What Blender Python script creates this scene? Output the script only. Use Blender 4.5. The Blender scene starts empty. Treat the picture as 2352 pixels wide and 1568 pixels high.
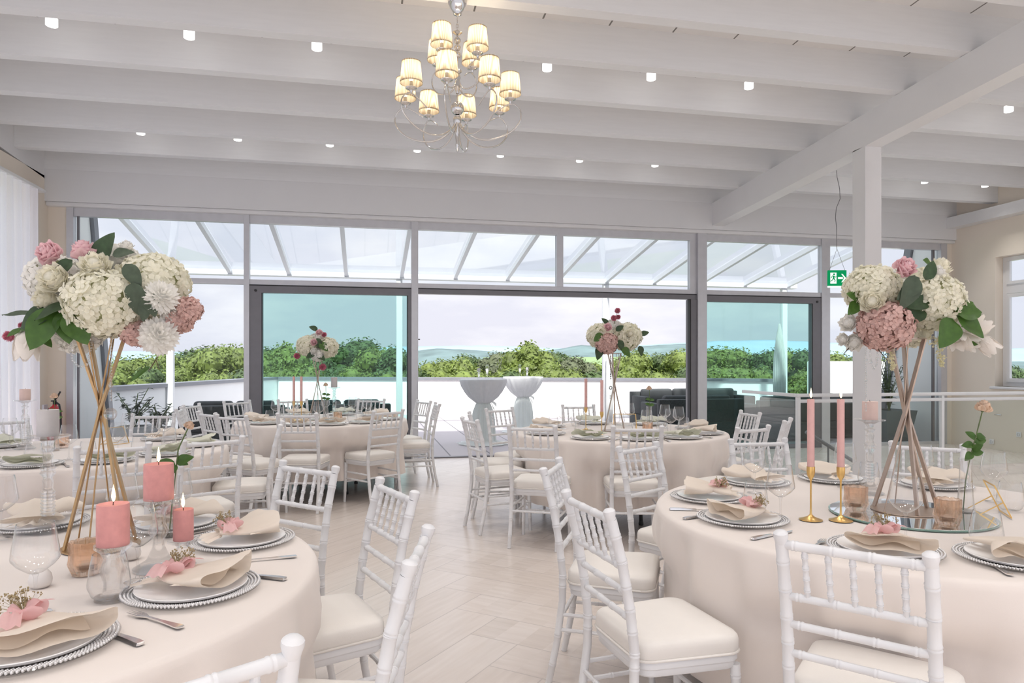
import bpy, bmesh, math, random
from mathutils import Vector, Matrix, noise
R = math.radians
sin, cos, PI = math.sin, math.cos, math.pi
rnd = random.Random(7)
sc = bpy.context.scene
COL = sc.collection

# ------------------------------------------------------------------ mesh builder
class MB:
    def __init__(s): s.v = []; s.f = []; s.m = []
    def add(s, vs, fs, mi=0):
        o = len(s.v); s.v += [tuple(p) for p in vs]
        s.f += [tuple(i + o for i in f) for f in fs]; s.m += [mi] * len(fs); return s
    def box(s, x0, x1, y0, y1, z0, z1, mi=0):
        v = [(x, y, z) for z in (z0, z1) for y in (y0, y1) for x in (x0, x1)]
        return s.add(v, [(0, 2, 3, 1), (4, 5, 7, 6), (0, 1, 5, 4), (2, 6, 7, 3), (0, 4, 6, 2), (1, 3, 7, 5)], mi)
    def rbox(s, x0, x1, y0, y1, z0, z1, r=.01, seg=2, mi=0):
        bm = bmesh.new(); bmesh.ops.create_cube(bm, size=1)
        for v in bm.verts:
            v.co = Vector(((x0 + x1) / 2 + v.co.x * (x1 - x0), (y0 + y1) / 2 + v.co.y * (y1 - y0), (z0 + z1) / 2 + v.co.z * (z1 - z0)))
        bmesh.ops.bevel(bm, geom=bm.edges[:], offset=r, segments=seg, affect='EDGES', profile=.5)
        return s.bm(bm, mi)
    def bm(s, bm, mi=0):
        bm.verts.ensure_lookup_table()
        for i, v in enumerate(bm.verts): v.index = i
        s.add([v.co[:] for v in bm.verts], [[v.index for v in f.verts] for f in bm.faces], mi); bm.free(); return s
    def lathe(s, prof, seg=24, c=(0, 0, 0), mi=0, closed=False):
        n = len(prof); v = []
        for k in range(seg):
            a = 2 * PI * k / seg
            for r, z in prof: v.append((c[0] + r * cos(a), c[1] + r * sin(a), c[2] + z))
        f = []
        for k in range(seg):
            k2 = (k + 1) % seg
            for i in range(n - 1 if not closed else n):
                j = (i + 1) % n
                a, b, d, e = k * n + i, k2 * n + i, k2 * n + j, k * n + j
                if prof[i][0] < 1e-6 and prof[j][0] < 1e-6: continue
                f.append((a, b, d, e))
        return s.add(v, f, mi)
    def tube(s, pts, rad, seg=8, cap=True, mi=0, flat=None):
        pts = [Vector(p) for p in pts]; n = len(pts)
        if not hasattr(rad, '__len__'): rad = [rad] * n
        t0 = (pts[1] - pts[0]).normalized()
        up = Vector((0, 0, 1)) if abs(t0.z) < .9 else Vector((1, 0, 0))
        u = t0.cross(up).normalized(); v = []
        for i, p in enumerate(pts):
            t = (pts[min(i + 1, n - 1)] - pts[max(i - 1, 0)])
            t = t.normalized() if t.length > 1e-9 else t0
            u = (u - t * u.dot(t)).normalized(); w = t.cross(u)
            for k in range(seg):
                a = 2 * PI * k / seg + (PI / 4 if seg == 4 else 0)
                v.append(p + (u * cos(a) + w * sin(a) * (flat or 1)) * rad[i])
        f = [(i * seg + k, i * seg + (k + 1) % seg, (i + 1) * seg + (k + 1) % seg, (i + 1) * seg + k) for i in range(n - 1) for k in range(seg)]
        if cap: f += [tuple(range(seg - 1, -1, -1)), tuple((n - 1) * seg + k for k in range(seg))]
        return s.add(v, f, mi)
    def ball(s, c, r, seg=12, rings=8, mi=0, sz=1):
        return s.lathe([(max(r * sin(PI * i / rings), 0 if i in (0, rings) else 1e-5), -r * sz * cos(PI * i / rings)) for i in range(rings + 1)], seg, c, mi)
    def grid(s, fn, nu, nv, mi=0):
        v = [fn(i / nu, j / nv) for i in range(nu + 1) for j in range(nv + 1)]
        return s.add(v, [(i * (nv + 1) + j, (i + 1) * (nv + 1) + j, (i + 1) * (nv + 1) + j + 1, i * (nv + 1) + j + 1) for i in range(nu) for j in range(nv)], mi)
    def prism(s, poly, z0, z1, mi=0):
        n = len(poly)
        v = [(x, y, z0) for x, y in poly] + [(x, y, z1) for x, y in poly]
        return s.add(v, [tuple(range(n - 1, -1, -1)), tuple(range(n, 2 * n))] + [(i, (i + 1) % n, n + (i + 1) % n, n + i) for i in range(n)], mi)
    def xf(s, M, i0=0):
        for i in range(i0, len(s.v)): s.v[i] = tuple(M @ Vector(s.v[i]))
        return s
    def merge(s, o, M=None, mi=None):
        return s.add([M @ Vector(p) for p in o.v] if M else o.v, o.f, 0) if mi is None else s.add([M @ Vector(p) for p in o.v] if M else o.v, o.f, mi)
    def mesh(s, name, mats, smooth=40, weld=False):
        me = bpy.data.meshes.new(name); me.from_pydata(s.v, [], s.f)
        bm = bmesh.new(); bm.from_mesh(me)
        if weld: bmesh.ops.remove_doubles(bm, verts=bm.verts, dist=1e-5)
        if len(bm.faces) < 60000: bmesh.ops.recalc_face_normals(bm, faces=bm.faces)
        mi = s.m if not weld else None
        bm.to_mesh(me); bm.free()
        if not isinstance(mats, (list, tuple)): mats = [mats]
        for m in mats: me.materials.append(m)
        if len(mats) > 1 and mi:
            me.polygons.foreach_set('material_index', mi)
        me.validate()
        if smooth:
            me.shade_smooth()
            if smooth < 180: me.set_sharp_from_angle(angle=R(smooth))
        me.update(); return me

# ------------------------------------------------------------------ objects
def link(o): COL.objects.link(o); return o
def tag(o, label, cat, group=None, kind=None):
    if label: o['label'] = label
    if cat: o['category'] = cat
    if group: o['group'] = group
    if kind: o['kind'] = kind
    return o
def obj(name, me, parent=None, loc=(0, 0, 0), rz=0, label=None):
    o = link(bpy.data.objects.new(name, me)); o.location = loc; o.rotation_euler = (0, 0, rz)
    if parent: o.parent = parent
    if label: o['label'] = label
    return o
def empty(name, loc=(0, 0, 0), rz=0):
    o = link(bpy.data.objects.new(name, None)); o.empty_display_size = .05
    o.location = loc; o.rotation_euler = (0, 0, rz); return o
def put(kind, loc, rz, label, group=None, scale=1):
    """place one thing of a kind: kind = (name, category, [(part, mesh, [(sub, mesh)...])...]) or a single mesh"""
    name, cat, parts = kind
    if not isinstance(parts, list):
        o = obj(name, parts, None, loc, rz)
    else:
        o = empty(name, loc, rz)
        for p in parts:
            c = obj(p[0], p[1], o)
            for q in (p[2] if len(p) > 2 else ()): obj(q[0], q[1], c)
    if scale != 1: o.scale = (scale,) * 3
    return tag(o, label, cat, group)
def struct(name, me, label, cat, parent=None):
    o = obj(name, me, parent); tag(o, label, cat, None, 'structure') if not parent else None
    return o

# ------------------------------------------------------------------ materials
def nm(name):
    m = bpy.data.materials.new(name); m.use_nodes = True
    t = m.node_tree; t.nodes.clear(); return m, t, t.nodes, t.links
def out(t, sh):
    o = t.nodes.new('ShaderNodeOutputMaterial'); t.links.new(sh, o.inputs['Surface'])
def noise_tex(t, scale, detail=3, coord='Object', stretch=None):
    tc = t.nodes.new('ShaderNodeTexCoord'); n = t.nodes.new('ShaderNodeTexNoise')
    n.inputs['Scale'].default_value = scale; n.inputs['Detail'].default_value = detail
    if stretch:
        mp = t.nodes.new('ShaderNodeMapping'); mp.inputs['Scale'].default_value = stretch
        t.links.new(tc.outputs[coord], mp.inputs[0]); t.links.new(mp.outputs[0], n.inputs['Vector'])
    else: t.links.new(tc.outputs[coord], n.inputs['Vector'])
    return n
def ramp(t, fac, stops):
    r = t.nodes.new('ShaderNodeValToRGB'); e = r.color_ramp.elements
    while len(e) < len(stops): e.new(.5)
    for k, (p, c) in enumerate(stops): e[k].position = p; e[k].color = (*c, 1)
    t.links.new(fac, r.inputs[0]); return r.outputs[0]
def mix(c, k): return tuple(max(0, min(1, x * k)) for x in c)
def pmat(name, col, rough=.5, metal=0, var=.06, scale=6, bump=0, bscale=200, spec=.5, trans=None, stretch=None, coat=0, sheen=0, detail=3):
    m, t, N, L = nm(name)
    b = N.new('ShaderNodeBsdfPrincipled')
    n = noise_tex(t, scale, detail, stretch=stretch)
    L.new(ramp(t, n.outputs['Fac'], [(.3, mix(col, 1 - var)), (.7, mix(col, 1 + var))]), b.inputs['Base Color'])
    b.inputs['Roughness'].default_value = rough; b.inputs['Metallic'].default_value = metal
    b.inputs['Specular IOR Level'].default_value = spec
    if coat: b.inputs['Coat Weight'].default_value = coat
    if sheen: b.inputs['Sheen Weight'].default_value = sheen
    if bump:
        n2 = noise_tex(t, bscale, 2); bp = N.new('ShaderNodeBump'); bp.inputs['Strength'].default_value = bump; bp.inputs['Distance'].default_value = .002
        L.new(n2.outputs['Fac'], bp.inputs['Height']); L.new(bp.outputs[0], b.inputs['Normal'])
    sh = b.outputs[0]
    if trans:   # share of light passing through the sheet
        tl = N.new('ShaderNodeBsdfTranslucent'); tl.inputs[0].default_value = (*mix(col, 1.0), 1)
        mx = N.new('ShaderNodeMixShader'); mx.inputs[0].default_value = trans
        L.new(sh, mx.inputs[1]); L.new(tl.outputs[0], mx.inputs[2]); sh = mx.outputs[0]
    out(t, sh); return m
def thin_glass(name, col=(1, 1, 1), ior=1.45, rough=0.0, edge=1.0, vscale=0, vbump=0):
    m, t, N, L = nm(name)
    tr = N.new('ShaderNodeBsdfTransparent'); gl = N.new('ShaderNodeBsdfGlossy'); gl.inputs['Roughness'].default_value = rough
    n = noise_tex(t, 3, 1)
    L.new(ramp(t, n.outputs['Fac'], [(.3, mix(col, .995)), (.7, col)]), tr.inputs[0])
    fr = N.new('ShaderNodeLayerWeight'); fr.inputs[0].default_value = .5
    pw = N.new('ShaderNodeMath'); pw.operation = 'POWER'; pw.inputs[1].default_value = 3.2
    f0 = ((ior - 1) / (ior + 1)) ** 2
    mu = N.new('ShaderNodeMath'); mu.operation = 'MULTIPLY_ADD'; mu.inputs[1].default_value = edge * .7; mu.inputs[2].default_value = f0 * edge; mu.use_clamp = True
    if vscale:
        v = N.new('ShaderNodeTexVoronoi'); v.inputs['Scale'].default_value = vscale
        tc = N.new('ShaderNodeTexCoord'); L.new(tc.outputs['Object'], v.inputs['Vector'])
        bp = N.new('ShaderNodeBump'); bp.inputs['Strength'].default_value = vbump; bp.inputs['Distance'].default_value = .003
        L.new(v.outputs['Distance'], bp.inputs['Height']); L.new(bp.outputs[0], gl.inputs['Normal']); L.new(bp.outputs[0], fr.inputs['Normal'])
    L.new(fr.outputs['Facing'], pw.inputs[0]); L.new(pw.outputs[0], mu.inputs[0])
    mx = N.new('ShaderNodeMixShader'); L.new(mu.outputs[0], mx.inputs[0]); L.new(tr.outputs[0], mx.inputs[1]); L.new(gl.outputs[0], mx.inputs[2])
    out(t, mx.outputs[0]); return m
def solid_glass(name, col, thru=.5, ior=1.4, rough=.0):
    m, t, N, L = nm(name)
    g = N.new('ShaderNodeBsdfGlass'); g.inputs['IOR'].default_value = ior; g.inputs['Roughness'].default_value = rough
    n = noise_tex(t, 8, 1); L.new(ramp(t, n.outputs['Fac'], [(.3, mix(col, .99)), (.7, col)]), g.inputs['Color'])
    tr = N.new('ShaderNodeBsdfTransparent'); tr.inputs[0].default_value = (*col, 1)
    mx = N.new('ShaderNodeMixShader'); mx.inputs[0].default_value = thru
    L.new(g.outputs[0], mx.inputs[1]); L.new(tr.outputs[0], mx.inputs[2]); out(t, mx.outputs[0]); return m
def emit(name, col, st):
    m, t, N, L = nm(name); e = N.new('ShaderNodeEmission')
    n = noise_tex(t, 5, 1); L.new(ramp(t, n.outputs['Fac'], [(.3, mix(col, .96)), (.7, col)]), e.inputs[0]); e.inputs[1].default_value = st
    out(t, e.outputs[0]); return m

M = {}
M['paint'] = pmat('white_chair_paint', (.80, .80, .81), .32, var=.015, scale=9)
M['cushion'] = pmat('ivory_cushion_fabric', (.84, .80, .75), .8, var=.02, bump=.15, bscale=500, sheen=.2)
M['cloth'] = pmat('ivory_tablecloth', (.83, .755, .70), .75, var=.02, scale=3, bump=.12, bscale=700, sheen=.25)
M['napkin'] = pmat('champagne_napkin', (.91, .825, .73), .75, var=.02, scale=14, bump=.1, bscale=600, trans=.3)
M['napkin_g'] = pmat('pale_green_napkin', (.78, .78, .66), .75, var=.03, scale=14, bump=.1, bscale=600, trans=.25)
M['china'] = pmat('white_china', (.94, .925, .915), .22, var=.006, spec=.35)
M['charger'] = thin_glass('silver_rim_glass', (.99, .988, .985), 1.5, .1, 1.2)
M['bead'] = pmat('charger_bead_silver', (.88, .87, .87), .15, .25, var=.12, scale=300)
M['glass'] = thin_glass('clear_drinking_glass', (.998, .998, .998), 1.5, 0, 1.9)
M['crystal'] = solid_glass('pressed_crystal', (1, 1, 1), .66, 1.45)
M['amber'] = solid_glass('amber_votive_glass', (.99, .90, .83), .5, 1.4)
M['silver'] = pmat('polished_cutlery', (.80, .78, .77), .2, 1, var=.05)
M['chrome'] = pmat('chrome', (.72, .70, .68), .08, 1, var=.03)
M['brass'] = pmat('brushed_brass', (.50, .33, .17), .38, .85, var=.06, scale=20)
M['brass2'] = pmat('dull_bronze', (.52, .42, .35), .4, .8, var=.06, scale=20)
M['gold'] = pmat('satin_gold', (.83, .56, .22), .28, 1, var=.04)
M['pink_wax'] = pmat('pink_wax', (.74, .33, .31), .5, var=.07, scale=40, bump=.08, bscale=90)
M['dusty_wax'] = pmat('dusty_rose_wax', (.76, .45, .42), .5, var=.05, scale=40)
M['grey_wax'] = pmat('pale_grey_wax', (.64, .61, .60), .55, var=.03, scale=30)
M['blush_wax'] = pmat('blush_wax', (.80, .60, .54), .55, var=.03, scale=30)
M['wick'] = pmat('burnt_wick', (.05, .03, .02), .9)
M['flame'] = emit('candle_flame', (1, .72, .36), 6)
M['ribbon'] = pmat('pink_organza', (.93, .64, .64), .6, var=.04, scale=30, trans=.5)
M['dried'] = pmat('dried_blossom', (.42, .33, .18), .8, var=.35, scale=120)
M['porcelain'] = pmat('white_ornament', (.82, .78, .75), .3, var=.01)
M['mirror'] = pmat('mirror_silver', (.90, .92, .92), .02, 1, var=.005)
M['mirror_edge'] = pmat('mirror_edge_glass', (.20, .32, .28), .1, var=.1)
M['hyc'] = pmat('cream_hydrangea', (.93, .905, .77), .7, var=.06, scale=60, trans=.35)
M['hyw'] = pmat('white_hydrangea', (.93, .915, .87), .7, var=.05, scale=60, trans=.35)
M['hyp'] = pmat('dusty_pink_hydrangea', (.72, .49, .44), .7, var=.14, scale=50, trans=.25)
M['core'] = pmat('flower_heart_green', (.50, .52, .30), .8, var=.2, scale=80)
M['corep'] = pmat('flower_heart_rose', (.40, .26, .22), .8, var=.2, scale=80)
M['rosep'] = pmat('pink_rose_petal', (.95, .68, .71), .6, var=.06, scale=50, trans=.3)
M['rosed'] = pmat('deep_pink_petal', (.62, .20, .27), .6, var=.12, scale=60, trans=.2)
M['peo'] = pmat('cream_peony_petal', (.95, .92, .79), .6, var=.05, scale=50, trans=.3)
M['tul'] = pmat('ivory_tulip_petal', (.93, .88, .82), .6, var=.04, scale=40, trans=.3)
M['tea'] = pmat('apricot_rose_petal', (.88, .68, .52), .6, var=.1, scale=60, trans=.25)
M['ama'] = pmat('yellow_cream_spray', (.84, .80, .55), .7, var=.1, scale=90, trans=.3)
M['leaf'] = pmat('dark_leaf', (.045, .085, .035), .45, var=.35, scale=30, trans=.15)
M['leafl'] = pmat('fresh_leaf', (.075, .165, .03), .4, var=.3, scale=30, trans=.25)
M['leafg'] = pmat('sage_leaf', (.07, .10, .062), .55, var=.25, scale=30, trans=.1)
M['stem'] = pmat('green_stem', (.12, .17, .06), .6, var=.2, scale=40)
M['twig'] = pmat('brown_twig', (.10, .07, .05), .8, var=.3, scale=60)
M['wall'] = pmat('cream_wall_plaster', (.84, .76, .66), .85, var=.012, scale=2, bump=.1, bscale=120)
M['white'] = pmat('white_timber_paint', (.84, .845, .855), .5, var=.015, scale=3, stretch=(1, 12, 12), bump=.08, bscale=60)
M['white2'] = pmat('white_trim_paint', (.80, .795, .80), .45, var=.012, scale=3)
M['header'] = pmat('white_header_board', (.80, .80, .81), .55, var=.012, scale=2)
M['alu'] = pmat('grey_aluminium', (.30, .30, .32), .38, .35, var=.03, scale=10)
M['alud'] = pmat('dark_door_aluminium', (.19, .185, .20), .4, .3, var=.03, scale=10)
M['alul'] = pmat('light_aluminium', (.62, .62, .65), .35, .3, var=.03, scale=10)
M['seal'] = pmat('black_rubber_seal', (.02, .02, .022), .6, var=.1)
M['pane'] = thin_glass('clear_window_pane', (.96, .98, .985), 1.4, 0, .5)
M['tint'] = thin_glass('green_tinted_pane', (.70, .86, .84), 1.45, 0, .8)
M['rail_glass'] = thin_glass('balustrade_glass', (.93, .965, .95), 1.45, 0, .8)
M['pvc'] = pmat('white_pvc_frame', (.82, .82, .83), .3, var=.01)
M['red'] = pmat('extinguisher_red', (.62, .03, .05), .3, var=.05)
M['black'] = pmat('black_plastic', (.02, .02, .02), .45, var=.1)
M['cable'] = pmat('grey_cable', (.16, .16, .17), .5, var=.1)
M['sign'] = emit('lit_green_sign', (.005, .27, .09), 1.0)
M['signw'] = emit('lit_white_symbol', (.92, 1, .95), 1.0)
M['lamp'] = emit('downlight_glow', (1, .97, .93), 4)
M['bulb'] = emit('warm_bulb', (1, .78, .50), 5)
M['render'] = pmat('white_exterior_render', (.88, .88, .87), .9, var=.015, scale=1.5, bump=.1, bscale=80)
M['coping'] = pmat('grey_coping_metal', (.22, .225, .25), .5, .2, var=.05)
M['post'] = pmat('white_pergola_metal', (.78, .79, .80), .4, var=.01)
M['fabric'] = pmat('white_outdoor_fabric', (.80, .80, .78), .8, var=.02, trans=.3)
M['sheer'] = pmat('grey_white_stretch_cloth', (.82, .82, .82), .7, var=.03, scale=20, trans=.3)
M['tie'] = pmat('white_tulle', (.90, .93, .90), .8, var=.02, trans=.4)
M['rattan'] = pmat('charcoal_rattan', (.045, .05, .052), .7, var=.3, scale=60, bump=.3, bscale=120)
M['seatg'] = pmat('dark_grey_outdoor_cushion', (.075, .08, .083), .9, var=.08)
M['pot'] = pmat('slate_planter', (.13, .16, .165), .6, var=.08)
M['potl'] = pmat('pale_planter', (.45, .47, .48), .4, var=.08)
M['soil'] = pmat('soil', (.05, .04, .03), .95, var=.3)
M['crown'] = pmat('tree_foliage_fresh', (.155, .205, .045), .6, var=.5, scale=1.2, trans=.3, detail=5)
M['crown2'] = pmat('tree_foliage_deep', (.075, .12, .038), .6, var=.5, scale=1.2, trans=.25, detail=5)
M['crown3'] = pmat('tree_foliage_olive', (.12, .14, .075), .65, var=.4, scale=1.2, trans=.25, detail=5)
M['bark'] = pmat('bark', (.08, .06, .045), .9, var=.3, scale=8)
M['hill'] = pmat('hazed_wooded_hill', (.115, .17, .17), .95, var=.25, scale=.05, detail=8)  # woods tinted blue-green: distance haze is put into the base colour
M['hill2'] = pmat('hazed_far_hill', (.26, .36, .44), .95, var=.06, scale=.02, detail=6)  # aerial haze painted in as a blue base colour
M['grass'] = pmat('meadow_grass', (.16, .25, .08), .95, var=.2, scale=.08, detail=6)
M['field'] = pmat('light_green_field', (.20, .29, .13), .95, var=.1, scale=.05)
M['print'] = pmat('black_print', (.03, .03, .035), .6, var=.05)

def shade_mat():
    m, t, N, L = nm('pleated_lamp_shade')
    tc = N.new('ShaderNodeTexCoord'); w = N.new('ShaderNodeTexWave'); w.inputs['Scale'].default_value = 28; w.inputs['Distortion'].default_value = 3.5; w.inputs['Detail'].default_value = 1
    mp = N.new('ShaderNodeMapping'); mp.inputs['Scale'].default_value = (1, 1, .12); L.new(tc.outputs['Object'], mp.inputs[0]); L.new(mp.outputs[0], w.inputs['Vector'])
    c = ramp(t, w.outputs['Fac'], [(.0, (.62, .52, .38)), (.8, (.92, .86, .74))])
    d = N.new('ShaderNodeBsdfDiffuse'); tl = N.new('ShaderNodeBsdfTranslucent'); L.new(c, d.inputs[0]); L.new(c, tl.inputs[0])
    mx = N.new('ShaderNodeMixShader'); mx.inputs[0].default_value = .55; L.new(d.outputs[0], mx.inputs[1]); L.new(tl.outputs[0], mx.inputs[2])
    out(t, mx.outputs[0]); return m
M['shade'] = shade_mat()
def curtain_mat():
    m, t, N, L = nm('sheer_white_voile')
    d = N.new('ShaderNodeBsdfDiffuse'); tl = N.new('ShaderNodeBsdfTranslucent'); tr = N.new('ShaderNodeBsdfTransparent')
    n = noise_tex(t, 300, 2); c = ramp(t, n.outputs['Fac'], [(.3, (.86, .85, .90)), (.7, (.93, .92, .96))])
    L.new(c, d.inputs[0]); L.new(c, tl.inputs[0])
    a = N.new('ShaderNodeMixShader'); a.inputs[0].default_value = .6; L.new(d.outputs[0], a.inputs[1]); L.new(tl.outputs[0], a.inputs[2])
    b = N.new('ShaderNodeMixShader'); b.inputs[0].default_value = .12; L.new(a.outputs[0], b.inputs[1]); L.new(tr.outputs[0], b.inputs[2])
    out(t, b.outputs[0]); return m
M['voile'] = curtain_mat()
def floor_mat():
    """herringbone wood planks from a plank-cell formula"""
    m, t, N, L = nm('whitewashed_herringbone_floor')
    def mth(op, a, b=None, c=None):
        n = N.new('ShaderNodeMath'); n.operation = op
        for i, x in enumerate((a, b, c)):
            if x is None: continue
            if isinstance(x, (int, float)): n.inputs[i].default_value = x
            else: L.new(x, n.inputs[i])
        return n.outputs[0]
    tc = N.new('ShaderNodeTexCoord'); sp = N.new('ShaderNodeSeparateXYZ'); L.new(tc.outputs['Object'], sp.inputs[0])
    W = .27; n = 5; ca, sa = cos(R(45 + 4)) / W, sin(R(45 + 4)) / W
    u = mth('ADD', mth('MULTIPLY', sp.outputs[0], ca), mth('MULTIPLY', sp.outputs[1], sa))
    v = mth('SUBTRACT', mth('MULTIPLY', sp.outputs[1], ca), mth('MULTIPLY', sp.outputs[0], sa))
    i, j = mth('FLOOR', u), mth('FLOOR', v); fu, fv = mth('SUBTRACT', u, i), mth('SUBTRACT', v, j)
    h = mth('FLOORED_MODULO', mth('SUBTRACT', i, j), 2 * n)
    hor = mth('LESS_THAN', h, n - .5)
    alH = mth('ADD', h, fu); alV = mth('ADD', mth('SUBTRACT', 2 * n - 1, h), fv)
    def sel(a, b): return mth('ADD', mth('MULTIPLY', a, hor), mth('MULTIPLY', b, mth('SUBTRACT', 1, hor)))
    al, ac = sel(alH, alV), sel(fv, fu)
    edge = mth('MINIMUM', mth('MINIMUM', ac, mth('SUBTRACT', 1, ac)), mth('MINIMUM', al, mth('SUBTRACT', n, al)))
    joint = mth('LESS_THAN', edge, .012)
    idu = sel(mth('SUBTRACT', i, h), mth('ADD', i, 37)); idv = sel(j, mth('SUBTRACT', j, alV))
    idc = mth('FLOOR', mth('ADD', mth('MULTIPLY', mth('FLOOR', mth('ADD', idu, .5)), 7.31), mth('MULTIPLY', mth('FLOOR', mth('ADD', idv, .5)), 3.17)))
    wn = N.new('ShaderNodeTexWhiteNoise'); wn.noise_dimensions = '1D'; L.new(idc, wn.inputs['W'])
    cb = N.new('ShaderNodeCombineXYZ'); L.new(mth('MULTIPLY', al, .5), cb.inputs[0]); L.new(mth('MULTIPLY', ac, 5), cb.inputs[1]); L.new(idc, cb.inputs[2])
    gr = N.new('ShaderNodeTexNoise'); gr.inputs['Scale'].default_value = 1.6; gr.inputs['Detail'].default_value = 5; L.new(cb.outputs[0], gr.inputs['Vector'])
    tone = mth('ADD', mth('MULTIPLY', wn.outputs[0], .25), mth('MULTIPLY', gr.outputs['Fac'], .75))
    col = ramp(t, tone, [(.2, (.64, .56, .50)), (.5, (.72, .64, .585)), (.85, (.79, .72, .67))])
    mx = N.new('ShaderNodeMix'); mx.data_type = 'RGBA'; L.new(mth('MULTIPLY', joint, .45), mx.inputs[0]); L.new(col, mx.inputs[6]); mx.inputs[7].default_value = (.40, .35, .33, 1)
    b = N.new('ShaderNodeBsdfPrincipled'); L.new(mx.outputs[2], b.inputs['Base Color']); b.inputs['Roughness'].default_value = .24; b.inputs['Specular IOR Level'].default_value = 1.0
    bp = N.new('ShaderNodeBump'); bp.inputs['Strength'].default_value = .12; bp.inputs['Distance'].default_value = .002; L.new(gr.outputs['Fac'], bp.inputs['Height']); L.new(bp.outputs[0], b.inputs['Normal'])
    out(t, b.outputs[0]); return m
M['floor'] = floor_mat()
def board_mat(name, c1, c2, cj, w, h, rough, rot=0, mort=.012):
    m, t, N, L = nm(name)
    tc = N.new('ShaderNodeTexCoord'); mp = N.new('ShaderNodeMapping'); mp.inputs['Rotation'].default_value = (0, 0, rot); L.new(tc.outputs['Object'], mp.inputs[0])
    br = N.new('ShaderNodeTexBrick'); L.new(mp.outputs[0], br.inputs['Vector']); br.inputs['Scale'].default_value = 1
    br.inputs['Brick Width'].default_value = w; br.inputs['Row Height'].default_value = h; br.inputs['Mortar Size'].default_value = mort; br.inputs['Mortar Smooth'].default_value = 0; br.offset = .5
    br.inputs['Color1'].default_value = (*c1, 1); br.inputs['Color2'].default_value = (*c2, 1); br.inputs['Mortar'].default_value = (*cj, 1)
    b = N.new('ShaderNodeBsdfPrincipled'); L.new(br.outputs[0], b.inputs['Base Color']); b.inputs['Roughness'].default_value = rough
    out(t, b.outputs[0]); return m
M['deckb'] = board_mat('terrace_boards', (.40, .36, .375), (.43, .39, .40), (.13, .12, .13), 30, .62, .55, R(90), .012)
M['ceilb'] = board_mat('ceiling_boards', (.82, .81, .80), (.84, .83, .82), (.22, .21, .20), .62, 30, .7, 0, .008)

# ------------------------------------------------------------------ camera
fpx, pitch_y = 1600., 834.
yaw = math.atan(338 / fpx)
cam = bpy.data.cameras.new('camera'); co = link(bpy.data.objects.new('camera', cam))
cam.sensor_width = 36; cam.sensor_fit = 'HORIZONTAL'; cam.lens = 36 * fpx / 2352
cam.shift_y = (pitch_y - 784) / 2352; cam.clip_end = 3000; cam.clip_start = .05
co.location = (0, 0, 1.365); co.rotation_euler = (R(90), 0, -yaw); sc.camera = co

# ------------------------------------------------------------------ room shell
WY = 10.03
def zb(y): return 3.84 + .0616 * (WY - y)
struct('floor', MB().box(-4.7, 10.6, -3.5, WY + .1, -.2, 0).mesh('floor', M['floor'], 0), 'pale herringbone wood floor of the banquet room', 'floor')
def slope_box(x0, x1, y0, y1, dz0, dz1):
    b = MB(); v = [(x, y, zb(y) + d) for d in (dz0, dz1) for y in (y0, y1) for x in (x0, x1)]
    return b.add(v, [(0, 2, 3, 1), (4, 5, 7, 6), (0, 1, 5, 4), (2, 6, 7, 3), (0, 4, 6, 2), (1, 3, 7, 5)])
struct('ceiling', slope_box(-4.7, 10.9, -4.5, WY + .35, .34, .46).mesh('ceiling', M['ceilb'], 0), 'white boarded ceiling above the joists', 'ceiling')
for k in range(17):
    y = 9.93 - .785 * k
    b = MB().box(-4.05, 10.5, y, y + .125, zb(y), zb(y) + .345)
    o = struct('ceiling_beam', b.mesh('ceiling_beam', M['white'], 0), 'white ceiling joist, %s' % ('right above the glazed wall' if k == 0 else 'number %d in from the glazed wall' % k), 'beam')
    o['group'] = 'white ceiling joists'
# main beam and its post
def beam(name, x0, x1, y0, y1, d0, d1, mat, label):
    return struct(name, slope_box(x0, x1, y0, y1, d0, d1).mesh(name, mat, 0), label, 'beam')
beam('main_beam', 5.27, 5.47, -5, 9.93, -.35, 0, M['white2'], 'big white sloping main beam carried by the square post')
struct('column', MB().box(5.27, 5.47, 6.55, 6.75, 0, zb(6.65) - .345).mesh('column', M['white2'], 0), 'square white post under the main beam', 'column')
beam('edge_beam', -4.35, -4.0, -5, 9.93, -.12, .34, M['white2'], 'white edge beam above the curtain wall')
struct('trim_1', MB().box(9.55, 9.75, -3.5, WY, 3.62, 3.80).mesh('trim_1', M['white2'], 0), 'white wooden beam along the top of the cream right wall', 'beam')
# wall_left: beige band over the curtain and pier by the corner
struct('wall_left', MB().box(-4.3, -4.0, -3.5, WY, 3.5, 3.76).box(-4.3, -4.0, 9.55, WY, 0, 3.5).mesh('wall_left', M['wall'], 0), 'beige wall band over the sheer curtain', 'wall')
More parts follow.
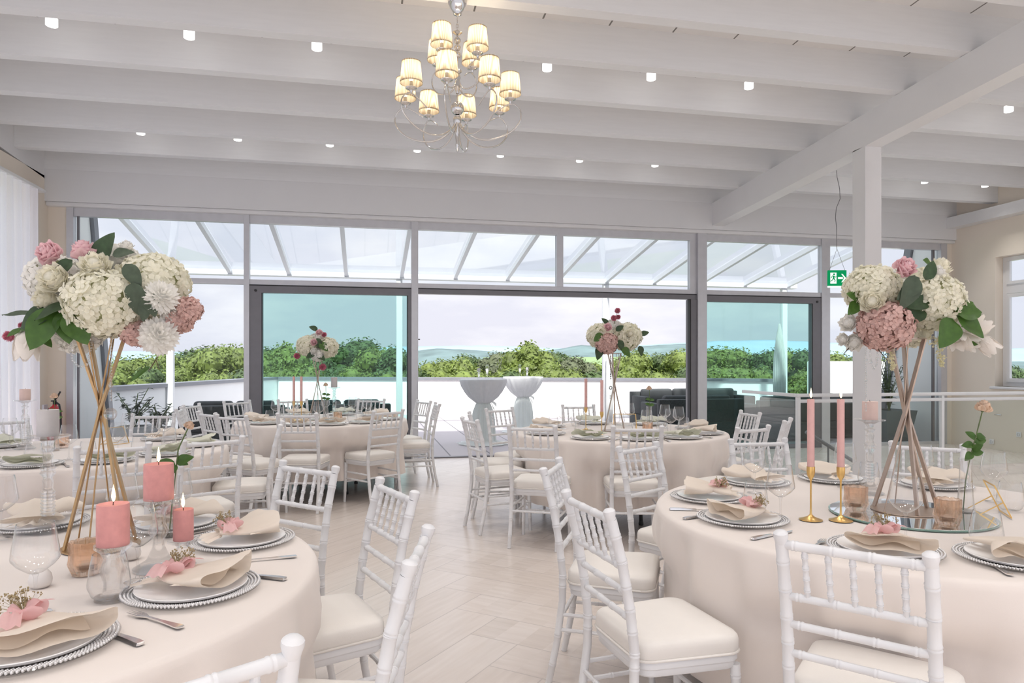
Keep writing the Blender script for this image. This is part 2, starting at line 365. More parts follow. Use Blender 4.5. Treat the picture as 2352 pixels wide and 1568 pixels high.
# wall_right with window opening
b = MB()
b.box(9.75, 10.05, 9.2, WY, 0, 3.75).box(9.75, 10.05, 7.9, 9.2, 0, 1.0).box(9.75, 10.05, 7.9, 9.2, 3.04, 3.75)
b.box(9.75, 10.05, -3.5, WY, 3.75, 4.35).box(9.75, 10.05, -3.5, 7.9, 3.04, 3.75).box(9.75, 10.05, -3.5, 7.9, 0, 1.0)
struct('wall_right', b.mesh('wall_right', M['wall'], 0), 'cream right wall with white window', 'wall')
wr = struct('window_7', MB().box(9.9, 9.96, 7.9, 9.13, 1.003, 1.07).box(9.9, 9.96, 7.9, 9.13, 2.97, 3.037).box(9.9, 9.96, 9.13, 9.197, 1.003, 3.037).box(9.9, 9.96, 7.9, 9.13, 2.46, 2.60).mesh('window_7', M['pvc'], 0), 'white window with transom in the cream right wall', 'window')
struct('sash', MB().box(9.885, 9.93, 9.07, 9.128, 1.072, 2.455).box(9.885, 9.93, 7.9, 9.07, 1.072, 1.13).box(9.885, 9.93, 7.9, 9.07, 2.40, 2.455).box(9.885, 9.93, 9.07, 9.128, 2.605, 2.965).box(9.885, 9.93, 7.9, 9.07, 2.605, 2.65).mesh('sash', M['pvc'], 0), '', '', wr)
struct('pane', MB().box(9.905, 9.911, 7.9, 9.1, 1.1, 3.0).mesh('pane', M['pane'], 0), '', '', wr)
struct('sill', MB().rbox(9.7, 9.9, 7.9, 9.26, .96, 1.0, .01).mesh('sill', M['pvc'], 30), '', '', wr)
# header above the glazing
struct('trim_2', MB().box(-4.0, 9.95, 9.93, 10.1, 3.44, 3.845).mesh('trim_2', M['header'], 0), 'white header board over the glazed wall', 'trim')
struct('trim_3', MB().rbox(-4.0, 9.75, 9.955, 10.1, 3.385, 3.44, .012).mesh('trim_3', M['white2'], 30), 'white moulding between header board and glazing', 'trim')
struct('wall_back', MB().box(-4.0, -3.78, WY, 10.15, 0, 3.39).box(9.62, 10.05, WY, 10.15, 0, 3.39).mesh('wall_back', M['wall'], 0), 'narrow cream piers beside the glazed wall', 'wall')

# ------------------------------------------------------------------ glazed wall
def fr(*boxes, mat='alu', n='frame'): 
    b = MB()
    for q in boxes: b.box(*q)
    return b.mesh(n, M[mat], 0)
w8 = struct('window_8', fr(*[(9.9, 9.96, 7.82 - 1.45 * k, 7.9 - 1.45 * k, 1.0, 3.04) for k in range(8)], (9.9, 9.96, -3.5, 7.82, 1.0, 1.06), (9.9, 9.96, -3.5, 7.82, 2.98, 3.04), mat='pvc'), 'row of white windows along the rest of the right wall', 'window')
struct('pane', MB().box(9.925, 9.93, -3.4, 7.82, 1.06, 2.98).mesh('pane', M['pane'], 0), '', '', w8)
Y0, Y1 = WY, WY + .09
def pane_of(parent, x0, x1, z0, z1, mat='pane', y=WY + .05, name='pane'):
    return struct(name, MB().box(x0, x1, y, y + .008, z0, z1).mesh(name, M[mat], 0), '', '', parent)
def window(n, x0, x1, label, upper_split=(), low=True, mat='alul'):
    b = []
    b += [(x0, x1, Y0, Y1, 3.27, 3.385), (x0, x1, Y0, Y1, 2.43, 2.51)]
    w = struct('window_%d' % n, fr(*b, mat='alu'), label, 'window')
    return w
mull = [(-1.61, -1.54, Y0 - .02, Y1, 0, 3.385), (.65, .745, Y0 - .03, Y1, 0, 3.385), (5.06, 5.21, Y0 - .05, Y1, 0, 3.385), (7.25, 7.40, Y0 - .02, Y1, 0, 3.385)]
names = ['between left pane and left sliding door', 'left of the open doorway', 'right of the open doorway', 'right of the right sliding door']
for (q, lb) in zip(mull, names):
    o = struct('mullion', MB().box(*q).mesh('mullion', M['alul'], 0), 'grey aluminium mullion ' + lb, 'window frame')
w = struct('window_1', fr((-3.78, -1.61, Y0, Y1, 3.28, 3.385), (-3.78, -1.61, Y0, Y1, 2.44, 2.51), (-3.78, -3.70, Y0 - .02, Y1, 0, 3.39), (-3.70, -1.61, Y0, Y1, 0, .06), mat='alul'), 'fixed glazing at the left end with upper light', 'window')
pane_of(w, -3.70, -1.61, .06, 2.44); pane_of(w, -3.70, -1.61, 2.51, 3.28, name='upper_pane')
struct('bead_strip', MB().box(-3.665, -3.64, Y0 + .01, Y0 + .04, .06, 3.28).mesh('bead_strip', M['alud'], 0), '', '', w)
w = struct('window_2', fr((-1.54, .65, Y0, Y1, 3.28, 3.385), (-1.54, .65, Y0, Y1, 2.44, 2.51), mat='alul'), 'upper light above the left sliding door', 'window'); pane_of(w, -1.54, .65, 2.51, 3.28)
w = struct('window_3', fr((.745, 5.06, Y0, Y1, 3.28, 3.385), (.745, 5.06, Y0, Y1, 2.44, 2.51), (2.80, 2.90, Y0 - .01, Y1, 2.51, 3.28), (4.95, 5.06, Y0, Y1, 2.51, 3.28), mat='alul'), 'upper lights above the open doorway', 'window'); pane_of(w, .745, 2.80, 2.51, 3.28); pane_of(w, 2.90, 4.95, 2.51, 3.28)
w = struct('window_4', fr((5.21, 7.25, Y0, Y1, 3.28, 3.385), (5.21, 7.25, Y0, Y1, 2.44, 2.51), mat='alul'), 'upper light above the right sliding door', 'window'); pane_of(w, 5.21, 7.25, 2.51, 3.28)
w = struct('window_5', fr((7.40, 9.62, Y0, Y1, 3.28, 3.385), (7.40, 9.62, Y0, Y1, 2.44, 2.51), (9.52, 9.64, Y0 - .02, Y1, 0, 3.39), (7.40, 9.52, Y0, Y1, 0, .05), mat='alul'), 'fixed glazing at the right end behind the balustrade', 'window'); pane_of(w, 7.40, 9.52, .05, 2.44); pane_of(w, 7.40, 9.52, 2.51, 3.28, name='upper_pane')
struct('bead_strip', MB().box(9.38, 9.42, Y0 + .01, Y0 + .04, .05, 3.28).mesh('bead_strip', M['alud'], 0), '', '', w)
# sliding doors
def slider(n, x0, x1, label, sl, srr):
    d = struct('door_%d' % n, fr((x0, x0 + sl, Y0 - .005, Y1, 0, 2.43), (x1 - srr, x1, Y0 - .005, Y1, 0, 2.43), (x0 + sl, x1 - srr, Y0 - .005, Y1, 2.33, 2.43), (x0 + sl, x1 - srr, Y0 - .005, Y1, 0, .07), mat='alud'), label, 'door')
    struct('pane', MB().box(x0 + sl, x1 - srr, WY + .03, WY + .038, .07, 2.33).mesh('pane', M['tint'], 0), '', '', d)
    struct('seal', MB().box(x0 + sl - .012, x0 + sl, Y0 - .008, Y0, .07, 2.33).box(x1 - srr, x1 - srr + .012, Y0 - .008, Y0, .07, 2.33).box(x0, x1, Y0 - .008, Y0, 2.425, 2.44).mesh('seal', M['seal'], 0), '', '', d)
    return d
d1 = slider(1, -1.54, .65, 'closed tinted sliding glass door left of the open doorway', .17, .06)
struct('bolt_cap', MB().lathe([(0, 0), (.018, 0), (.018, .012), (0, .012)], 10).xf(Matrix.Translation((-1.46, Y0 - .006, 2.36)) @ Matrix.Rotation(R(90), 4, 'X')).mesh('bolt_cap', M['black'], 30), '', '', d1)
d2 = slider(2, 5.21, 7.25, 'tinted sliding glass door right of the open doorway', .02, .17)
struct('bolt_cap', MB().lathe([(0, 0), (.018, 0), (.018, .012), (0, .012)], 10).xf(Matrix.Translation((7.17, Y0 - .006, 2.36)) @ Matrix.Rotation(R(90), 4, 'X')).mesh('bolt_cap', M['black'], 30), '', '', d2)
d3 = struct('door_3', fr((.745, 5.06, Y0 - .005, Y1, 2.36, 2.44), (.69, .745, Y0, Y1 + .03, 0, 2.36), (4.95, 5.06, Y0 - .02, Y1 + .06, 0, 2.36), mat='alud'), 'grey frame of the wide open doorway to the terrace', 'doorway')
struct('threshold', MB().box(.745, 4.95, Y0 - .02, Y1, .001, .018).mesh('threshold', M['alud'], 0), '', '', d3)
struct('latch', MB().rbox(.745, .775, Y0 + .02, Y0 + .04, 1.70, 1.715, .004).mesh('latch', M['black'], 30), '', '', d3)
struct('seal', MB().box(4.93, 4.952, Y0 - .03, Y0 + .05, .02, 2.36).box(.745, 5.06, Y0 - .009, Y0, 2.43, 2.442).mesh('seal', M['seal'], 0), '', '', d3)

# curtain
def cur(u, v):
    y = 1.0 + u * 8.62; w = 1 - v
    p = .045 * sin(y * 34 + 1.2 * sin(y * 5)) + .02 * sin(y * 61)
    return (-3.93 + p * (.6 + .4 * v), y + .01 * sin(v * 6 + y * 9), .02 + 3.48 * w)
put(('sheer_curtain', 'curtain', [('curtain_panel', MB().grid(cur, 680, 8).mesh('curtain_panel', M['voile'], 180)), ('curtain_track', MB().box(-3.97, -3.89, .9, 9.7, 3.485, 3.52).mesh('curtain_track', M['white2'], 0))]), (0, 0, 0), 0, 'sheer white floor-length curtain on the left wall')

# ------------------------------------------------------------------ downlights
dl = ('ceiling_downlight', 'ceiling light', [('housing', MB().lathe([(0, .255), (.046, .255), (.046, .065), (.044, .062), (0, .062)], 20).mesh('housing', M['white2'], 40)), ('glowing_ring', MB().lathe([(0, .062), (.045, .062), (.045, .002), (.042, 0), (.0, 0)], 20).mesh('glowing_ring', M['lamp'], 40))])
LAMPS = []
rows = [(8.82, 'row nearest the glazed wall'), (6.465, 'middle row'), (4.11, 'unseen added row above the chandelier side'), (1.755, 'unseen added row over the front tables'), (-.6, 'unseen added row behind the front tables')]  # last three rows are out of view, added to light the room
for y, lb in rows:
    for k in range(13):
        x = -2.55 + 1.065 * k
        if 4.9 < x < 5.8: continue
        z = zb(y) + .112
        o = put(dl, (x, y, z), 0, 'white ceiling downlight, %s from the left in the %s' % (['first', 'second', 'third', 'fourth', 'fifth', 'sixth', 'seventh', 'eighth', 'ninth', 'tenth', 'eleventh', 'twelfth', 'thirteenth'][k], lb), 'ceiling downlights')
        LAMPS.append((x, y, z - .012))

# ------------------------------------------------------------------ exit sign
def exit_sign():
    t = empty('exit_sign', (5.49, 7.30, 2.265), R(-14))
    W, Hh = .215, .205
    obj('sign_box', MB().rbox(-W / 2, W / 2, -.012, .022, .018, Hh, .004).mesh('sign_box', M['sign'], 30), t)
    obj('light_strip', MB().rbox(-W / 2, W / 2, -.01, .02, 0, .02, .004).mesh('light_strip', M['signw'], 30), t)
    b = MB(); y = -.0135
    def poly(pts, mi=0): b.add([(x, y - .0004 * mi, z) for x, z in pts], [tuple(range(len(pts)))], mi)
    poly([(-.085, .045), (-.012, .045), (-.012, .175), (-.085, .175)])          # door opening
    # arrow
    poly([(.005, .098), (.062, .098), (.062, .122), (.005, .122)])
    poly([(.100, .110), (.058, .160), (.042, .160), (.078, .110)]); poly([(.100, .110), (.078, .110), (.042, .060), (.058, .060)])
    poly([(.052, .110), (.088, .105), (.088, .115)])
    g = 1   # green running figure on the white door
    poly([(-.052, .150), (-.046, .143), (-.037, .143), (-.031, .150), (-.031, .159), (-.037, .166), (-.046, .166), (-.052, .159)], g)
    poly([(-.060, .140), (-.040, .140), (-.034, .105), (-.052, .098)], g)
    poly([(-.060, .140), (-.066, .118), (-.080, .112), (-.078, .122), (-.070, .126), (-.062, .145)], g)
    poly([(-.042, .140), (-.026, .126), (-.014, .130), (-.014, .122), (-.028, .117), (-.044, .130)], g)
    poly([(-.040, .108), (-.024, .086), (-.030, .062), (-.038, .064), (-.033, .084), (-.052, .100)], g)
    poly([(-.050, .104), (-.060, .080), (-.083, .068), (-.083, .077), (-.066, .087), (-.058, .106)], g)
    obj('pictogram', b.mesh('pictogram', [M['signw'], M['sign']], 0), t)
    zt = zb(7.3) - .352 - 2.265
    pts = [(-.005, 0, zt), (.0, 0, zt - .08), (.03, 0, zt - .22), (.035, 0, zt - .34), (-.01, 0, zt - .45), (-.018, 0, zt - .56), (-.005, .0, zt - .7), (-.002, 0, .46)]
    w = MB().tube(pts, .0035, 6)
    for x in (-.09, .09): w.tube([(-.002, 0, .46), (x, 0, .205)], .002, 5)
    obj('hanging_wire', w.mesh('hanging_wire', M['cable'], 60), t)
    tag(t, 'green emergency exit sign with running man and arrow, hung beside the post', 'sign')
exit_sign()

# ------------------------------------------------------------------ chandelier
def chandelier():
    t = empty('chandelier', (.69, 5.28, 2.97))
    Z = lambda z: z - 2.97
    top = zb(5.28) - 2.97
    obj('canopy', MB().lathe([(0, top), (.075, top), (.07, top - .03), (.045, top - .08), (.035, top - .09), (.03, top - .115), (.012, top - .125), (0, top - .125)], 24).mesh('canopy', M['chrome'], 40), t)
    ch = MB()
    z = top - .12
    ch.tube([(0, 0, z + .01), (0, 0, z - .05)], .004, 8)
    for k in range(3):
        cz = z - .055 - k * .024
        ch.tube([((.009 * cos(a)) * (k % 2), (.009 * cos(a)) * ((k + 1) % 2), cz + .016 * sin(a)) for a in [2 * PI * i / 12 for i in range(13)]], .0025, 6)
    obj('chain', ch.mesh('chain', M['chrome'], 60), t)
    col = MB(); c0 = z - .13
    col.lathe([(0, .02), (.012, .018), (.036, .004), (.038, 0), (.02, -.012), (.01, -.02), (0, -.02)], 20, (0, 0, c0))
    for dz in (.06, .115, .17): col.ball((0, 0, c0 - dz), .026, 16, 10)
    col.lathe([(.006, c0), (.006, Z(3.30))], 8)
    col.lathe([(0, .02), (.03, .012), (.034, 0), (.02, -.015), (0, -.02)], 20, (0, 0, Z(3.585)))
    col.lathe([(.004, .05), (.022, .04), (.026, .02), (.018, 0), (.025, -.03), (.018, -.07), (.01, -.1)], 20, (0, 0, Z(3.52)))
    col.ball((0, 0, Z(3.305)), .052, 20, 14)
    col.lathe([(.02, .0), (.034, -.02), (.03, -.05), (.018, -.08), (.016, -.16), (.012, -.2), (.016, -.23), (.006, -.26), (0, -.275)], 20, (0, 0, Z(3.25)))
    obj('centre_column', col.mesh('centre_column', M['chrome'], 50), t)
    obj('finial', MB().lathe([(0, .06), (.009, .05), (.014, .03), (.011, .012), (.004, .004), (0, 0)], 14, (0, 0, 0)).mesh('finial', M['crystal'], 60), t)
    def sub(pts):   # smooth a polyline
        P = [Vector(p) for p in pts]; o = []
        for i in range(len(P) - 1):
            a, b, c, d = P[max(i - 1, 0)], P[i], P[i + 1], P[min(i + 2, len(P) - 1)]
            for k in range(6):
                s = k / 6; o.append(.5 * ((2 * b) + (c - a) * s + (2 * a - 5 * b + 4 * c - d) * s * s + (3 * b - a - 3 * c + d) * s ** 3))
        return o + [P[-1]]
    lower = sub([(.015, 0, Z(3.20)), (.05, 0, Z(3.14)), (.14, 0, Z(3.075)), (.26, 0, Z(3.06)), (.39, 0, Z(3.10)), (.475, 0, Z(3.18)), (.485, 0, Z(3.26)), (.44, 0, Z(3.315)), (.39, 0, Z(3.32)), (.33, 0, Z(3.29)), (.27, 0, Z(3.25))])
    upper = sub([(.012, 0, Z(3.52)), (.04, 0, Z(3.46)), (.10, 0, Z(3.435)), (.19, 0, Z(3.46)), (.245, 0, Z(3.53)), (.24, 0, Z(3.605)), (.19, 0, Z(3.64)), (.13, 0, Z(3.62)), (.09, 0, Z(3.585))])
    arm_l = MB().tube(lower, [.008 - .004 * i / len(lower) for i in range(len(lower))], 8).mesh('arm', M['chrome'], 80)
    arm_u = MB().tube(upper, [.007 - .0035 * i / len(upper) for i in range(len(upper))], 8).mesh('arm', M['chrome'], 80)
    cup = MB().lathe([(0, -.03), (.008, -.03), (.012, -.012), (.042, .0), (.044, .006), (.014, .008), (.012, .055), (0, .055)], 18).mesh('drip_cup', M['chrome'], 50)
    def pleat(prof, seg=72):
        b = MB(); n = len(prof); v = []
        for k in range(seg):
            a = 2 * PI * k / seg; q = 1 + .012 * (1 if k % 2 else -1)
            for r, z in prof: v.append((r * q * cos(a), r * q * sin(a), z))
        return b.add(v, [(k * n + i, ((k + 1) % seg) * n + i, ((k + 1) % seg) * n + i + 1, k * n + i + 1) for k in range(seg) for i in range(n - 1)])
    shade = pleat([(.081, 0), (.080, .008), (.067, .15), (.066, .155)])
    shade.lathe([(.083, .0), (.083, .009), (.080, .009), (.080, .0)], 36, closed=True).lathe([(.068, .149), (.068, .156), (.065, .156), (.065, .149)], 36, closed=True)
    shade = shade.mesh('lamp_shade', M['shade'], 60)
    bulb = MB().lathe([(0, 0), (.012, .004), (.016, .03), (.02, .05), (.012, .075), (0, .09)], 12).mesh('bulb', M['bulb'], 80)
    for n, am, r, z, off in ((8, arm_l, .405, 3.325, 0), (4, arm_u, .19, 3.645, 57)):
        for k in range(n):
            a = R(off) - yaw - PI / 2 + (R(-6) if n == 8 else 0) + 2 * PI * k / n
            ar = obj('arm', am, t, (0, 0, 0), a)
            for nm_, me, dz in (('drip_cup', cup, 0), ('lamp_shade', shade, .04), ('bulb', bulb, .055)):
                obj(nm_, me, ar, (r, 0, Z(z) + dz + .03))
            lp = bpy.data.lights.new('bulb_light', 'POINT'); lp.energy = 1.6; lp.color = (1, .80, .56); lp.shadow_soft_size = .025
            lo = link(bpy.data.objects.new('bulb_light', lp)); lo.location = (.69 + r * cos(a), 5.28 + r * sin(a), z + .155)
    tag(t, 'two-tier chrome chandelier with twelve lit pleated cream shades', 'chandelier')
chandelier()

# ------------------------------------------------------------------ chairs
def along(pts, t):
    P = [Vector(p) for p in pts]; L = [(P[i + 1] - P[i]).length for i in range(len(P) - 1)]; s = t * sum(L)
    for i, l in enumerate(L):
        if s <= l or i == len(L) - 1: return P[i].lerp(P[i + 1], min(1, s / l))
        s -= l
def ringed(b, pts, r0, r1, rings, seg=10, h=.0015, w=.006, total=None):
    """a turned bamboo-style stick: thin double rings at the given fractions"""
    P = [Vector(p) for p in pts]; T = sum((P[i + 1] - P[i]).length for i in range(len(P) - 1))
    ts = {0: 0, 1: 0}; acc = 0
    for i in range(len(P) - 1):
        acc += (P[i + 1] - P[i]).length; ts[min(1, acc / T)] = 0
    e = w / T
    for q in rings:
        for d, k in ((-1.6, 0), (-1.1, 1), (-.5, 1), (-.1, 0), (.1, 0), (.5, 1), (1.1, 1), (1.6, 0)): ts[min(1, max(0, q + d * e))] = k
    kk = sorted(ts)
    b.tube([along(pts, t) for t in kk], [r0 + (r1 - r0) * t + h * ts[t] for t in kk], seg)
    return b
def chair_kind():
    paint = M['paint']; parts = []
    # cushion: trapezoid with rounded corners
    def outline(s, n=10):
        w0, w1, y0, y1, r = .185, .205, -.175, .195, .055; pts = []
        for cx_, cy_, a0 in ((w1 - r, y1 - r, 0), (-w1 + r, y1 - r, 90), (-w0 + r, y0 + r, 180), (w0 - r, y0 + r, 270)):
            for k in range(n + 1):
                a = R(a0 + 90 * k / n); pts.append((cx_ + r * cos(a), cy_ + r * sin(a)))
        c = (0, .01); return [(c[0] + (x - c[0]) * s, c[1] + (y - c[1]) * s) for x, y in pts]
    b = MB(); lay = [(.955, .432), (.99, .436), (1, .445), (1, .468), (.985, .480), (.95, .488), (.85, .493), (.6, .497), (.3, .499)]
    n = len(outline(1)); vs = []; fs = []
    for s, z in lay: vs += [(x, y, z) for x, y in outline(s)]
    for i in range(len(lay) - 1): fs += [(i * n + k, i * n + (k + 1) % n, (i + 1) * n + (k + 1) % n, (i + 1) * n + k) for k in range(n)]
    fs += [tuple((len(lay) - 1) * n + k for k in range(n)), tuple(range(n - 1, -1, -1))]
    cushion = b.add(vs, fs).mesh('seat_cushion', M['cushion'], 180)
    seam = MB().tube([(x, y, .434) for x, y in outline(1.0)] + [(*outline(1.0)[0], .434)], .0045, 6).mesh('piping', M['cushion'], 60)
    b = MB(); vs = []; fs = []
    lay = [(.90, .382), (.93, .380), (.955, .386), (.955, .402), (.985, .408), (.985, .424), (.975, .430)]
    for s, z in lay: vs += [(x, y, z) for x, y in outline(s, 4)]
    n = len(outline(1, 4))
    for i in range(len(lay) - 1): fs += [(i * n + k, i * n + (k + 1) % n, (i + 1) * n + (k + 1) % n, (i + 1) * n + k) for k in range(n)]
    fs += [tuple((len(lay) - 1) * n + k for k in range(n)), tuple(range(n - 1, -1, -1))]
    frame = b.add(vs, fs).mesh('seat_frame', paint, 40)
    parts += [('seat_cushion', cushion, [('piping', seam)]), ('seat_frame', frame)]
    for s in (-1, 1):
        path = [(s * .178, -.252, 0), (s * .177, -.215, .18), (s * .176, -.192, .36), (s * .176, -.190, .47), (s * .175, -.205, .60), (s * .174, -.232, .75), (s * .173, -.268, .885)]
        lg = MB(); ringed(lg, path, .0145, .0165, [.10, .24, .475, .52, .60, .68, .76, .85, .94], 12)
        t = Vector(path[-1]); lg.tube([t, t + Vector((0, -.004, .008)), t + Vector((0, -.006, .018)), t + Vector((0, -.008, .028)), t + Vector((0, -.009, .034)), t + Vector((0, -.0095, .036))], [.016, .0162, .0192, .0192, .013, .004], 12)
        parts.append(('leg', lg.mesh('leg', paint, 40)))
        fl = MB(); ringed(fl, [(s * .188, .185, 0), (s * .180, .172, .39)], .0125, .0165, [.28, .62, .90], 12)
        parts.append(('leg', fl.mesh('leg', paint, 40)))
    def yb(z):   # post lean
        for (z0, y0), (z1, y1) in (((.47, -.19), (.6, -.205)), ((.6, -.205), (.75, -.232)), ((.75, -.232), (.9, -.272))):
            if z <= z1: return y0 + (y1 - y0) * (z - z0) / (z1 - z0)
    def rail(name, z, r):
        parts.append((name, ringed(MB(), [(-.174, yb(z), z), (.174, yb(z), z)], r, r, [.1, .37, .63, .9], 10, .0016).mesh(name, paint, 40)))
    rail('top_rail', .882, .0125); rail('middle_rail', .735, .0105); rail('lower_rail', .655, .0105); rail('lower_rail', .572, .0105)
    for k in range(5):
        x = -.116 + .058 * k
        parts.append(('spindle', ringed(MB(), [(x, yb(.735), .735), (x, yb(.88), .882)], .0075, .0075, [.18, .4, .6, .82], 8, .0018, .004).mesh('spindle', paint, 40)))
    def st(p, q): parts.append(('stretcher', ringed(MB(), [p, q], .0085, .0085, [.3, .5, .7], 8, .0015).mesh('stretcher', paint, 40)))
    for s in (-1, 1): st((s * .177, -.213, .235), (s * .184, .178, .235)); st((s * .177, -.20, .30), (s * .183, .176, .30))
    st((-.177, -.206, .27), (.177, -.206, .27)); st((-.184, .179, .20), (.184, .179, .20))
    return ('banquet_chair', 'chair', parts)
CH = chair_kind()
NAMES = {1: 'front left table', 2: 'front right table', 3: 'table by the sliding door', 4: 'table right of the doorway', 5: 'table near the curtain'}
TAB = {1: (-1.05, 2.2, .90), 2: (2.14, 2.5, .95), 3: (-.45, 7.83, .90), 4: (2.25, 5.97, .95), 5: (-1.95, 5.4, .95)}
chairs = [  # table, mid of the post tops x, y, facing degrees, label
 (1, -.263, 1.097, 123, 'white spindle chair at the lower picture edge, only its top corner showing'),
 (1, .13, 1.76, 168, 'white spindle chair seen edge-on, nearest the aisle at front left table'),
 (1, .11, 2.62, -161, 'white spindle chair with whole seat showing, right side of front left table'),
 (1, -.25, 3.24, -135, 'white spindle chair facing the camera, far right side of front left table'),
 (2, .83, 3.04, -27, 'white spindle chair second in the aisle row at front right table'),
 (2, .72, 2.20, 6, 'white spindle chair with large seat in full view, aisle side of front right table'),
 (2, 1.20, 1.54, 40, 'large white spindle chair seen from behind, nearest the camera at front right table'),
 (2, 2.29, 3.75, -92, 'white spindle chair behind the stemmed glasses, far side of front right table'),
 (2, 1.49, 3.64, -58, 'white spindle chair overlapping another chair back, far left side of front right table'),
 (2, 3.10, 3.36, -130, 'white spindle chair seen through the flower stand, far right side of front right table'),
 (4, .84, 5.63, 12, 'white spindle chair with full legs in view, aisle side of table right of the doorway'),
 (4, .93, 6.24, -8, 'white spindle chair half hidden behind the aisle chair at table right of the doorway'),
 (4, 1.33, 6.90, -60, 'white spindle chair against the terrace view, far left of table right of the doorway'),
 (4, 1.19, 4.93, 62, 'white spindle chair seen from behind, front left of table right of the doorway'),
 (4, 1.92, 4.72, 76, 'white spindle chair seen from behind, front middle of table right of the doorway'),
 (4, 2.27, 7.26, -93, 'white spindle chair behind the taper candles, far side of table right of the doorway'),
 (4, 3.52, 5.91, 178, 'white spindle chair against dark sofas, right side of table right of the doorway'),
 (4, 2.71, 4.51, 112, 'white spindle chair overlapping the dark sofas, front right of table right of the doorway'),
 (4, 3.32, 5.02, 139, 'white spindle chair seen edge-on beside the balustrade post'),
 (3, -.60, 6.56, 80, 'white spindle chair seen from behind, front of table by the sliding door'),
 (3, -1.13, 6.42, 52, 'white spindle chair turned right, front left of table by the sliding door'),
 (3, -1.42, 6.86, 36, 'white spindle chair behind the rose bud, left of table by the sliding door'),
 (3, -1.83, 7.56, 6, 'white spindle chair seen edge-on, left side of table by the sliding door'),
 (3, -1.86, 8.22, -14, 'white spindle chair with steep spindles before a dark sofa, left of the sliding door'),
 (3, -1.50, 8.86, -46, 'white spindle chair left of the dark door stile, far left of far left table'),
 (3, -.88, 9.06, -73, 'white spindle chair behind the two tapers at table by the sliding door'),
 (3, .08, 9.0, -113, 'white spindle chair behind the clear glasses, far right of table by the sliding door'),
 (3, .70, 8.52, -157, 'white spindle chair before the door edge, right rear of table by the sliding door'),
 (3, .80, 7.88, 182, 'white spindle chair in side view at the open doorway, right side of far left table'),
 (3, .22, 6.80, 125, 'white spindle chair with seat turned left, front right of table by the sliding door'),
 (5, -.89, 4.47, 122, 'white spindle chair behind the rose vase, front right of table near the curtain'),
 (5, -1.36, 4.23, 114, 'white spindle chair behind the gold flower stand, front of table near the curtain'),
 (5, -.62, 5.50, 184, 'white spindle chair in side view, right side of table near the curtain'),
 (5, -2.85, 6.33, -46, 'white spindle chair before the curtain, far left of table near the curtain'),
 (5, -1.85, 6.76, -93, 'white spindle chair behind the glasses, far side of table near the curtain'),
]
DENT = {k: [] for k in TAB}
for (t, x, y, a, lb) in chairs:
    fx, fy = cos(R(a)), sin(R(a)); px_, py_ = x + .27 * fx, y + .27 * fy
    put(CH, (px_, py_, 0), R(a - 90), lb, 'white spindle-back banquet chairs')
    cx_, cy_, r_ = TAB[t]; d = math.hypot(px_ + .2 * fx - cx_, py_ + .2 * fy - cy_)
    DENT[t].append((math.atan2(py_ + .1 * fy - cy_, px_ + .1 * fx - cx_), d))

# ------------------------------------------------------------------ tables and cloths
def make_table(t):
    cx_, cy_, r = TAB[t]; rt = empty('round_table', (cx_, cy_, 0))
    obj('tabletop', MB().lathe([(0, .715), (r - .012, .715), (r - .006, .722), (r - .006, .742), (r - .012, .748), (0, .748)], 64).mesh('tabletop', M['alud'], 40), rt)
    for k in range(4):
        a = PI / 4 + k * PI / 2 + t
        lg = MB().tube([(.38 * cos(a), .38 * sin(a), .715), (.44 * cos(a), .44 * sin(a), .03)], .016, 10).lathe([(0, 0), (.02, 0), (.022, .012), (.018, .03), (0, .03)], 12, (.44 * cos(a), .44 * sin(a), 0))
        obj('leg', lg.mesh('leg', M['black'], 50), rt)
    tag(rt, 'round folding table under the cloth, ' + NAMES[t], 'table', 'round banquet tables')
    ph = rnd.random() * 6; NP = {1: 21, 2: 23, 3: 22, 4: 24, 5: 22}[t]; seg = 288; vs = []; fs = []
    prof = [(0, .75), (.35, .75), (.7, .75), (.93, .7505), (.985, .7505), (1.0, .7475), (1.008, .738), (1.012, .72)]
    drop = [.69, .64, .58, .52, .46, .40, .34, .28, .235, .205]
    n = len(prof) + len(drop); cap = .05 if t == 1 else .12
    for k in range(seg):
        a = 2 * PI * k / seg
        wv = sin(NP * a + ph + .9 * sin(3 * a + ph)) + .45 * sin(NP * 2.0 * a + 2 * ph + sin(5 * a)) + .35 * sin(5 * a + ph)
        wv = wv * .5 + .9 * (.55 - abs(sin(.5 * NP * a + .5 * ph + .5 * sin(3 * a + ph))) ** .8)
        for q, z in prof:
            zz = z + (.0012 * noise.noise((q * 3 * cos(a) + t * 9, q * 3 * sin(a), 0)) if q < .97 else 0)
            vs.append((r * q * cos(a), r * q * sin(a), zz))
        for z in drop:
            s = (.72 - z) / .52; amp = .046 * s ** .6
            rr = r * 1.012 + .035 * s + amp * wv
            if z < .60:
                for (da, dd) in DENT[t]:
                    e = (a - da + PI) % (2 * PI) - PI; ov = rr - (dd - .025)
                    if ov > 0: rr -= min(ov, cap) * math.exp(-(e / .40) ** 4) * min(1, (.60 - z) / .08)
            vs.append((rr * cos(a), rr * sin(a), z + .012 * sin(NP * a + ph) * max(0, s - .9) * 10 * .3))
    for k in range(seg):
        k2 = (k + 1) % seg
        for i in range(n - 1): fs.append((k * n + i, k2 * n + i, k2 * n + i + 1, k * n + i + 1))
    me = MB().add(vs, fs).mesh('tablecloth', M['cloth'], 180, weld=True)
    o = obj('tablecloth', me, None, (cx_, cy_, .0015))
    tag(o, 'ivory floor-length tablecloth with soft folds on the ' + NAMES[t], 'tablecloth', 'ivory tablecloths')
for t in TAB: make_table(t)
TZ = .7545

